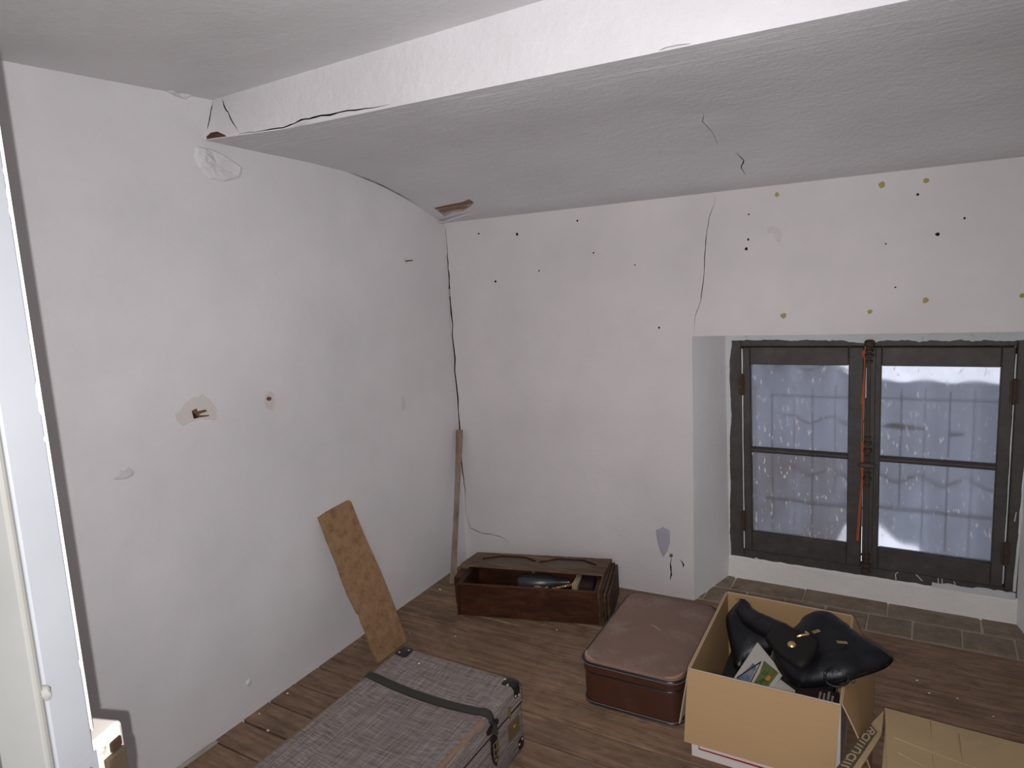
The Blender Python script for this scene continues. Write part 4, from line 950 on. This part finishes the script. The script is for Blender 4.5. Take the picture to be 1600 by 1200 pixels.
def flap(q, inner_up, M_a=M_KRAFT, M_b=M_BOXW, name='flap', parent=cb, t=.0035, sub=6, warp=0.0, bulge=.0):
    # q: hinge start, hinge end, outer end, outer start; M_a is the face that shows
    q = [V(p) for p in q]; N = (q[1] - q[0]).cross(q[3] - q[0]).normalized()
    if N.dot(V(inner_up)) < 0: N = -N
    bm = B(); top = []; bot = []
    for i in range(sub + 1):
        ra = []; rb = []
        for j in range(sub + 1):
            p = q[0].lerp(q[1], i / sub).lerp(q[3].lerp(q[2], i / sub), j / sub)
            p = p + N * (bulge * math.sin(PI * j / sub) + warp * noise.noise(p * 9))
            ra.append(bm.verts.new(p + N * t / 2)); rb.append(bm.verts.new(p - N * t / 2))
        top.append(ra); bot.append(rb)
    for i in range(sub):
        for j in range(sub):
            bm.faces.new((top[i][j], top[i + 1][j], top[i + 1][j + 1], top[i][j + 1])); f = bm.faces.new((bot[i][j + 1], bot[i + 1][j + 1], bot[i + 1][j], bot[i][j])); f.material_index = 1
    for i in range(sub):
        for S, e in ((0, 0), (0, sub)):
            f = bm.faces.new((top[i][e], bot[i][e], bot[i + 1][e], top[i + 1][e])); f.material_index = 2
            f = bm.faces.new((top[e][i], top[e][i + 1], bot[e][i + 1], bot[e][i])); f.material_index = 2
    return obj(name, bm, [M_a, M_b, M_EDGE], parent, 'x' if (warp or bulge) else False)
flap([(1.534, -.949, .3105), (1.9665, -.946, .3105), (1.956, -1.004, .098), (1.531, -1.002, .092)], (0, -1, .3), bulge=.004)
flap([(1.9695, -.936, .3105), (1.9575, -.420, .3105), (2.024, -.418, .120), (2.044, -.934, .125)], (1, 0, .4), bulge=.004)
flap([(1.533, -.940, .3105), (1.520, -.410, .3105), (1.494, -.42, .100), (1.496, -.938, .100)], (-1, 0, .3), M_a=M_BOXW if False else M_KRAFT2)
flap([(1.525, -.404, .3105), (1.953, -.412, .3105), (1.955, -.352, .115), (1.53, -.346, .115)], (0, 1, .3))
for pa, pb in (((1.560, .034), (1.956, .034)), ((1.560, .034), (1.560, .15))):
    bm = B(); box(bm, (pa[0] - .001, -.9462, pa[1] - .0015), (pb[0] + .001, -.9415, pb[1] + .0015)); obj('printed_line', bm, M_RED, cb)
for k, (zz_, s_) in enumerate(((.285, 1), (.15, .8), (.045, .8))):
    bm = B(); x_ = 1.548 + .012
    tube(bm, [(x_ - .006, -.4140, zz_ + .006), (x_, -.4140, zz_ + .008), (x_ + .003, -.4140, zz_)], .0009, 5, (0, 1, 0)); tube(bm, [(x_ + .002, -.4140, zz_ + .012), (x_ + .009, -.4140, zz_ + .012), (x_ + .011, -.4140, zz_ + .004)], .0009, 5, (0, 1, 0)); obj('staple', bm, M_STEEL, cb)

# papers in the box
def flatbook(name, q, t, Mc, lab, cat, z_drop=None):
    o = thing(name, lab, cat, sum((V(p) for p in q), V()) / 4 - V((0, 0, t)))
    q = [V(p) for p in q]; N = (q[1] - q[0]).cross(q[3] - q[0]).normalized(); N = -N if N.z < 0 else N
    q[2] = q[2] - N * (q[2] - q[0]).dot(N)
    bm = B(); prism(bm, [p - N * t for p in q], N * t); obj('cover', bm, Mc, o)
    return o, q, N
def inlay(o, q, N, u0, u1, v0, v1, M, name='printed_picture', h=.0004, pts=None):
    P_ = pts or [(u0, v0), (u1, v0), (u1, v1), (u0, v1)]
    bm = B(); prism(bm, [q[0].lerp(q[1], u).lerp(q[3].lerp(q[2], u), v) for u, v in P_], N * h); return obj(name, bm, M, o)
# pile of magazines the loose things rest on
for i, (z_, c_) in enumerate(((.006, M_PAPER), (.050, M_MAROON), (.094, M_PAPER), (.138, M_BLACK))):
    q = [(1.56 + .01 * i, -.90, z_ + .044), (1.93 - .006 * i, -.905, z_ + .044), (1.925, -.60 + .01 * i, z_ + .044), (1.58, -.60, z_ + .044)]
    o, q, N = flatbook('book', q, .043, c_, ('grey book at the bottom of the pile in the cardboard box', 'maroon book second from the bottom in the cardboard box', 'grey book second from the top of the pile in the box', 'black book on top of the pile under the loose papers')[i], 'book')
q = [(1.638, -.800, .202), (1.688, -.655, .274), (1.766, -.762, .276), (1.748, -.825, .222)]
o, q, N = flatbook('brochure', [(1.632, -.790, .204), (1.748, -.852, .206), (1.779, -.776, .276), (1.684, -.655, .277)], .003, M_PAPER, 'open brochure with a green bird photo propped against the black bag', 'brochure')
inlay(o, q, N, 0, 0, 0, 0, M_PICG, pts=[(.52, .06), (.86, .06), (.90, .90), (.42, .82), (.50, .5)])
inlay(o, q, N, 0, 0, 0, 0, M_PICB, pts=[(.08, .06), (.42, .06), (.36, .55), (.22, .58)])
inlay(o, q, N, 0, 0, 0, 0, M_BLACK, 'printed_line', .0006, pts=[(.44, 0), (.475, 0), (.385, .72), (.365, .72)])
inlay(o, q, N, 0, 0, 0, 0, M_BLACK, 'printed_line', .0006, pts=[(.385, .72), (.365, .76), (.06, .10), (.075, .06)])
inlay(o, q, N, 0, 0, 0, 0, M_BIRD, 'printed_bird', .0008, pts=[(.70, .48), (.76, .46), (.82, .54), (.80, .64), (.73, .62)])
o, q, N = flatbook('leaflet', [(1.742, -.905, .222), (1.831, -.905, .222), (1.829, -.82, .240), (1.78, -.79, .246)], .003, M_PAPER, 'green and white leaflet lying between the bag and the box front', 'leaflet')
inlay(o, q, N, 0, 0, 0, 0, M_PICL, pts=[(.30, .05), (.84, .05), (.80, .85), (.45, .75)])
o, q, N = flatbook('paperback', [(1.835, -.920, .228), (1.95, -.925, .228), (1.948, -.79, .246), (1.84, -.78, .246)], .014, M_MAROON, 'dark maroon paperback with pale lettering in the right corner of the box', 'book')
for k in range(4):
    v0 = .40 + .0 * k; u0 = .52 + k * .105; L_ = (.72, .68, .78, .70)[k]; x = .22
    while x < .22 + L_ - .08:
        w = rnd.choice((.035, .05, .06)); inlay(o, q, N, u0, u0 + rnd.choice((.045, .055)), x, x + w, M_INK, 'cover_letter', .0006); x += w + .018

# black leather bag
bag = thing('leather_bag', 'soft black leather bag with gilt clasp slumped over the edge of the cardboard box', 'bag', (1.83, -.70, .25))
BB = {'body':[(1.7991,-0.6559,0.35),(1.8161,-0.6106,0.36),(1.8396,-0.5794,0.37),(1.8736,-0.551,0.37),(1.9068,-0.5504,0.37),(1.9408,-0.5845,0.37),(1.9957,-0.6486,0.37),(2.0426,-0.6947,0.37),(2.0778,-0.7203,0.37),(2.0886,-0.7396,0.365),(2.0732,-0.7635,0.35),(2.0447,-0.7876,0.34),(2.0002,-0.8223,0.33),(1.9681,-0.841,0.32),(1.9261,-0.8482,0.3),(1.883,-0.854,0.285),(1.8473,-0.8544,0.275),(1.8121,-0.839,0.275),(1.7719,-0.7889,0.28),(1.7437,-0.7389,0.3),(1.7668,-0.7008,0.33)],'roll':[(1.598,-0.4863,0.33),(1.6248,-0.5056,0.335),(1.6514,-0.5489,0.335),(1.7182,-0.5963,0.34),(1.7859,-0.6349,0.345),(1.8038,-0.6608,0.34),(1.776,-0.6967,0.33),(1.7254,-0.6924,0.32),(1.6643,-0.6443,0.31),(1.6074,-0.5811,0.3),(1.5824,-0.5387,0.31)],'side':[(1.5938,-0.4676,0.32),(1.5668,-0.5304,0.31),(1.5586,-0.5734,0.29),(1.584,-0.6357,0.25),(1.6058,-0.6759,0.205),(1.6199,-0.7101,0.195),(1.6437,-0.7031,0.19),(1.6769,-0.6603,0.2),(1.7468,-0.6328,0.25),(1.7372,-0.6236,0.29),(1.6513,-0.5813,0.31)],'pocket':[(1.7282,-0.7499,0.325),(1.7359,-0.716,0.34),(1.7486,-0.6866,0.35),(1.7672,-0.6792,0.355),(1.8199,-0.73,0.37),(1.8728,-0.7479,0.375),(1.8897,-0.7665,0.37),(1.8904,-0.8016,0.36),(1.8785,-0.8481,0.35),(1.855,-0.883,0.335),(1.8073,-0.8536,0.33),(1.7653,-0.8044,0.325)],'clasp':(1.8195,-0.8258,0.375),'hook':[(1.8299,-0.785,0.385),(1.8405,-0.7816,0.39),(1.859,-0.7692,0.392)],'d2':[(1.8685,-0.7438,0.4),(1.8849,-0.7281,0.402)],'d3':[(1.9392,-0.7625,0.395),(1.9641,-0.7463,0.39)],'zip':[(1.9851,-0.8028,0.335),(1.9883,-0.8209,0.33),(1.9882,-0.84,0.325)]}
obj('side_panel', pillow(BB['side'], .020, .012, .04, .014), M_LEATHER, bag, 'full')
obj('rolled_top', pillow(BB['roll'], .030, .03, .04, .012), M_LEATHER, bag, 'full')
obj('bag_body', pillow(BB['body'], .046, .012, .085, .014, wr=.009, wf=9), M_LEATHER, bag, 'full')
bm = pillow([V(p) + V((0, 0, .022)) for p in BB['pocket']], .014, .006, .03, .014, wr=.001); obj('pocket_flap', bm, M_LEATHER2, bag, 'full')
def up(p, d): return V(p) + V((0, 0, d))
bm = B(); c_ = up(BB['clasp'], .022); lathe(bm, [(.012, -.002), (.012, .001), (.009, .004), (.004, .006)], c_, (0, -.35, .9), 12); obj('clasp', bm, M_GOLD, bag, True)
bm = B(); tube(bm, catmull([up(p, .018) for p in BB['hook']] + [up(BB['hook'][2], .02) + V((-.01, .006, 0))], 4, False), .0035, 6); obj('clasp_hook', bm, M_GOLD, bag, True)
for p, q in (BB['d2'], BB['d3']):
    p, q = up(p, .004), up(q, .004); s = (q - p).cross(V((0, 0, 1))).normalized() * .004
    bm = B(); tube(bm, [p + s, q + s, q - s, p - s], .002, 6, (0, 0, 1), True); obj('strap_loop', bm, M_GOLD, bag, True)
bm = B(); tube(bm, [V(p) for p in BB['zip'][:2]], .004, 6); tube(bm, [V(BB['zip'][1]) + V((.005 * math.cos(a), 0, -.012 + .008 * math.sin(a))) for a in [2 * PI * i / 8 for i in range(8)]], .0016, 5, (0, 1, 0), True); obj('zip_pull', bm, M_STEEL, bag, True)
op = [V(p) for p in BB['body'][9:17]]
bm = B(); tube(bm, catmull([p + V((-.004, .004, .006)) for p in op], 4, False), .0035, 6); obj('zip_edge', bm, M_LEATHER2, bag, True)
bm = B(); tube(bm, catmull([(1.916, -.843, .337), (1.940, -.820, .349), (1.968, -.822, .343), (1.977, -.838, .325), (1.952, -.852, .308), (1.922, -.850, .312)], 5), .0045, 8, (0, 0, 1), True); obj('handle_loop', bm, M_LEATHER, bag, True)

# ------------------------------------------------------------------ second cardboard box, bottom right
c2 = thing('cardboard_box', 'closed stained pale cardboard box with a torn printed strip, front right', 'box', (2.36, -1.15, 0))
bm = B(); box(bm, (2.076, -1.50, .002), (2.66, -.808, .236), bevel=.003, seg=1); obj('box_body', bm, M_KRAFT2, c2)
flap([(2.071, -.802, .240), (2.66, -.826, .240), (2.66, -1.15, .2435), (2.094, -1.15, .2435)], (0, 0, 1), M_KRAFT2, M_KRAFT2, 'top_flap', c2, .004, 12, .004)
flap([(2.094, -1.152, .2435), (2.66, -1.152, .2435), (2.66, -1.50, .240), (2.095, -1.50, .240)], (0, 0, 1), M_KRAFT2, M_KRAFT2, 'top_flap', c2, .004, 8, .002)
for q in ([(2.185, -.815, .2425), (2.19, -1.0, .2435), (2.2, -1.14, .245)], [(2.25, -.84, .2425), (2.256, -1.0, .2435), (2.26, -1.14, .245)], [(2.10, -.93, .2430), (2.25, -.965, .2435), (2.45, -.985, .2435)], [(2.11, -.99, .2435), (2.2, -1.03, .244), (2.28, -1.03, .244)]):
    bm = B(); sweep(bm, catmull(q, 5, False), [(-.003, -.003), (.003, -.003), (0, .0022)]); obj('crease', bm, M_KRAFT2, c2)
S0, S1, S2, S3 = V((2.069, -.812, .236)), V((2.042, -.853, .217)), V((1.960, -1.120, .212)), V((2.012, -1.115, .216))
S4 = V((2.068, -.905, .224))
bm = B(); T_ = []
def st(u, v):
    a = S1.lerp(S2, v); b = S4.lerp(S3, v); p = a.lerp(b, u); return p + V((0, 0, .003 * noise.noise(p * 14)))
strip = flap([S1, S4, S3, S2], (0, 0, 1), M_KRAFT2, M_KRAFT2, 'torn_strip', c2, .003, 10, .003)
bm = B(); prism(bm, [S0, V((2.0705, -.86, .236)), S4, S1], (0, 0, .003)); obj('torn_strip', bm, M_KRAFT2, c2)
NS = (S4 - S1).cross(S2 - S1).normalized(); NS = -NS if NS.z < 0 else NS
def sp(u, v, h): 
    p = S1.lerp(S2, v).lerp(S4.lerp(S3, v), u); return p + NS * (.0016 + .003 * noise.noise(p * 9) + h)
bm = B(); nn = 24
for i in range(nn):
    a, b = .035 + .965 * i / nn, .035 + .965 * (i + 1) / nn
    w0 = .80 - .18 * a * 0 ; u0 = -.0
    prism(bm, [sp(-.02, a, .0006), sp(-.02, b, .0006), sp(.68, b, .0006), sp(.68, a, .0006)], NS * .0006)
obj('printed_band', bm, M_BAND, c2)
def arc(cx, cy, rx, ry, a0, a1, n=10): return [(cx + rx * math.cos(math.radians(a0 + (a1 - a0) * i / n)), cy + ry * math.sin(math.radians(a0 + (a1 - a0) * i / n))) for i in range(n + 1)]
GL = {'R': (.72, [[(.08, 0), (.08, 1)], [(.08, 1), (.38, 1)] + arc(.38, .75, .22, .25, 90, -90) + [(.08, .5)], [(.34, .5), (.66, 0)]]),
      'a': (.86, [arc(.40, .46, .34, .46, 50, 310, 14), [(.74, .95), (.74, 0)]]),
      'i': (.34, [[(.16, 0), (.16, .95)]]),
      'n': (.76, [[(.10, 0), (.10, .95)], [(.10, .5)] + arc(.36, .62, .26, .32, 180, 0, 10) + [(.62, 0)]]),
      'r': (.55, [[(.10, 0), (.10, .95)], [(.10, .6)] + arc(.36, .60, .26, .34, 180, 60, 8)])}
pos = .06; S = .052
for ch in 'Raiinair':
    w, strokes = GL[ch]; bm = B()
    for L in strokes:
        pts = [sp(.08 + .46 * y_, pos + x_ * .150, .0014) for x_, y_ in L]
        sweep(bm, pts, rect(.0050, .0008), NS)
    obj('printed_letter', bm, M_LETTER, c2); pos += w * .150 + .012

# ------------------------------------------------------------------ crumbs and a leaf on the floor
spots = [(.142, -1.477, .006, 'largest white crumb on the boards between trunk and left wall'), (.404, -1.245, .004, 'white crumb on the floor just left of the trunk strap'),
    (.072, -.343, .006, 'white crumb by the left wall near the foot of the leaning stick'), (2.154, -.225, .0035, 'white crumb on the boards below the black bag tip'),
    (2.191, -.29, .0035, 'white crumb on bare boards, largest between the two cardboard boxes and the tiles'), (2.275, -.283, .0025, 'faint crumb on the boards behind the pale cardboard box'),
    (.404, -.673, .003, 'white crumb in the middle of the boards before the wooden case'), (.194, -.736, .0025, 'white speck on the boards right of the fibreboard strip'),
    (.03, -1.425, .004, 'white crumb against the left wall foot, second from the pale strip'), (2.373, -.341, .0025, 'white speck behind the pale cardboard box near the right edge'),
    (.791, -.446, .003, 'white speck on the boards under the front of the wooden case'), (.03, -1.29, .005, 'white crumb at the left wall foot nearest the fibreboard strip')]
for i, (x, y, r, lab) in enumerate(spots):
    bm = B(); blob(bm, (0, 0, r * .5), r, (1.3, .8, .7), i, 1, .5); mz = min(v.co.z for v in bm.verts)
    bmesh.ops.translate(bm, verts=bm.verts, vec=(0, 0, -mz)); o = obj('plaster_crumb', bm, M_CRUMB); o.location = (x, y, 0)
    tag(o, lab, 'crumb', 'plaster crumbs scattered on the floorboards')
bm = B(); blob(bm, (.655, -1.207, ztop(.655, -1.207) + .003), .004, (1, 1, .7), 3, 1); o = setorigin(obj('plaster_crumb', bm, M_CRUMB)); tag(o, 'tiny white plaster crumb lying on the trunk lid', 'crumb')
bm = B(); prism(bm, [(1.385, .225, .004), (1.40, .212, .006), (1.425, .222, .016), (1.43, .236, .020), (1.41, .232, .012)], (0, 0, .002)); o = setorigin(obj('dry_leaf', bm, M_BIND)); tag(o, 'curled dry brown leaf on the tiles in the left corner of the window recess', 'leaf')
bm = B(); box(bm, (.014, -1.80, .0), (.026, -1.60, .009), bevel=.001, seg=1); o = setorigin(obj('wood_strip', bm, W_PALE)); tag(o, 'thin pale wood strip along the foot of the left wall', 'strip')
bm = B(); prism(bm, [(.29, -.60, .0), (.315, -.588, 0), (.33, -.578, 0), (.312, -.594, 0)], (0, 0, .003)); o = setorigin(obj('wood_splinter', bm, W_STICK)); tag(o, 'small wood splinter on the floorboards before the wooden case', 'splinter')
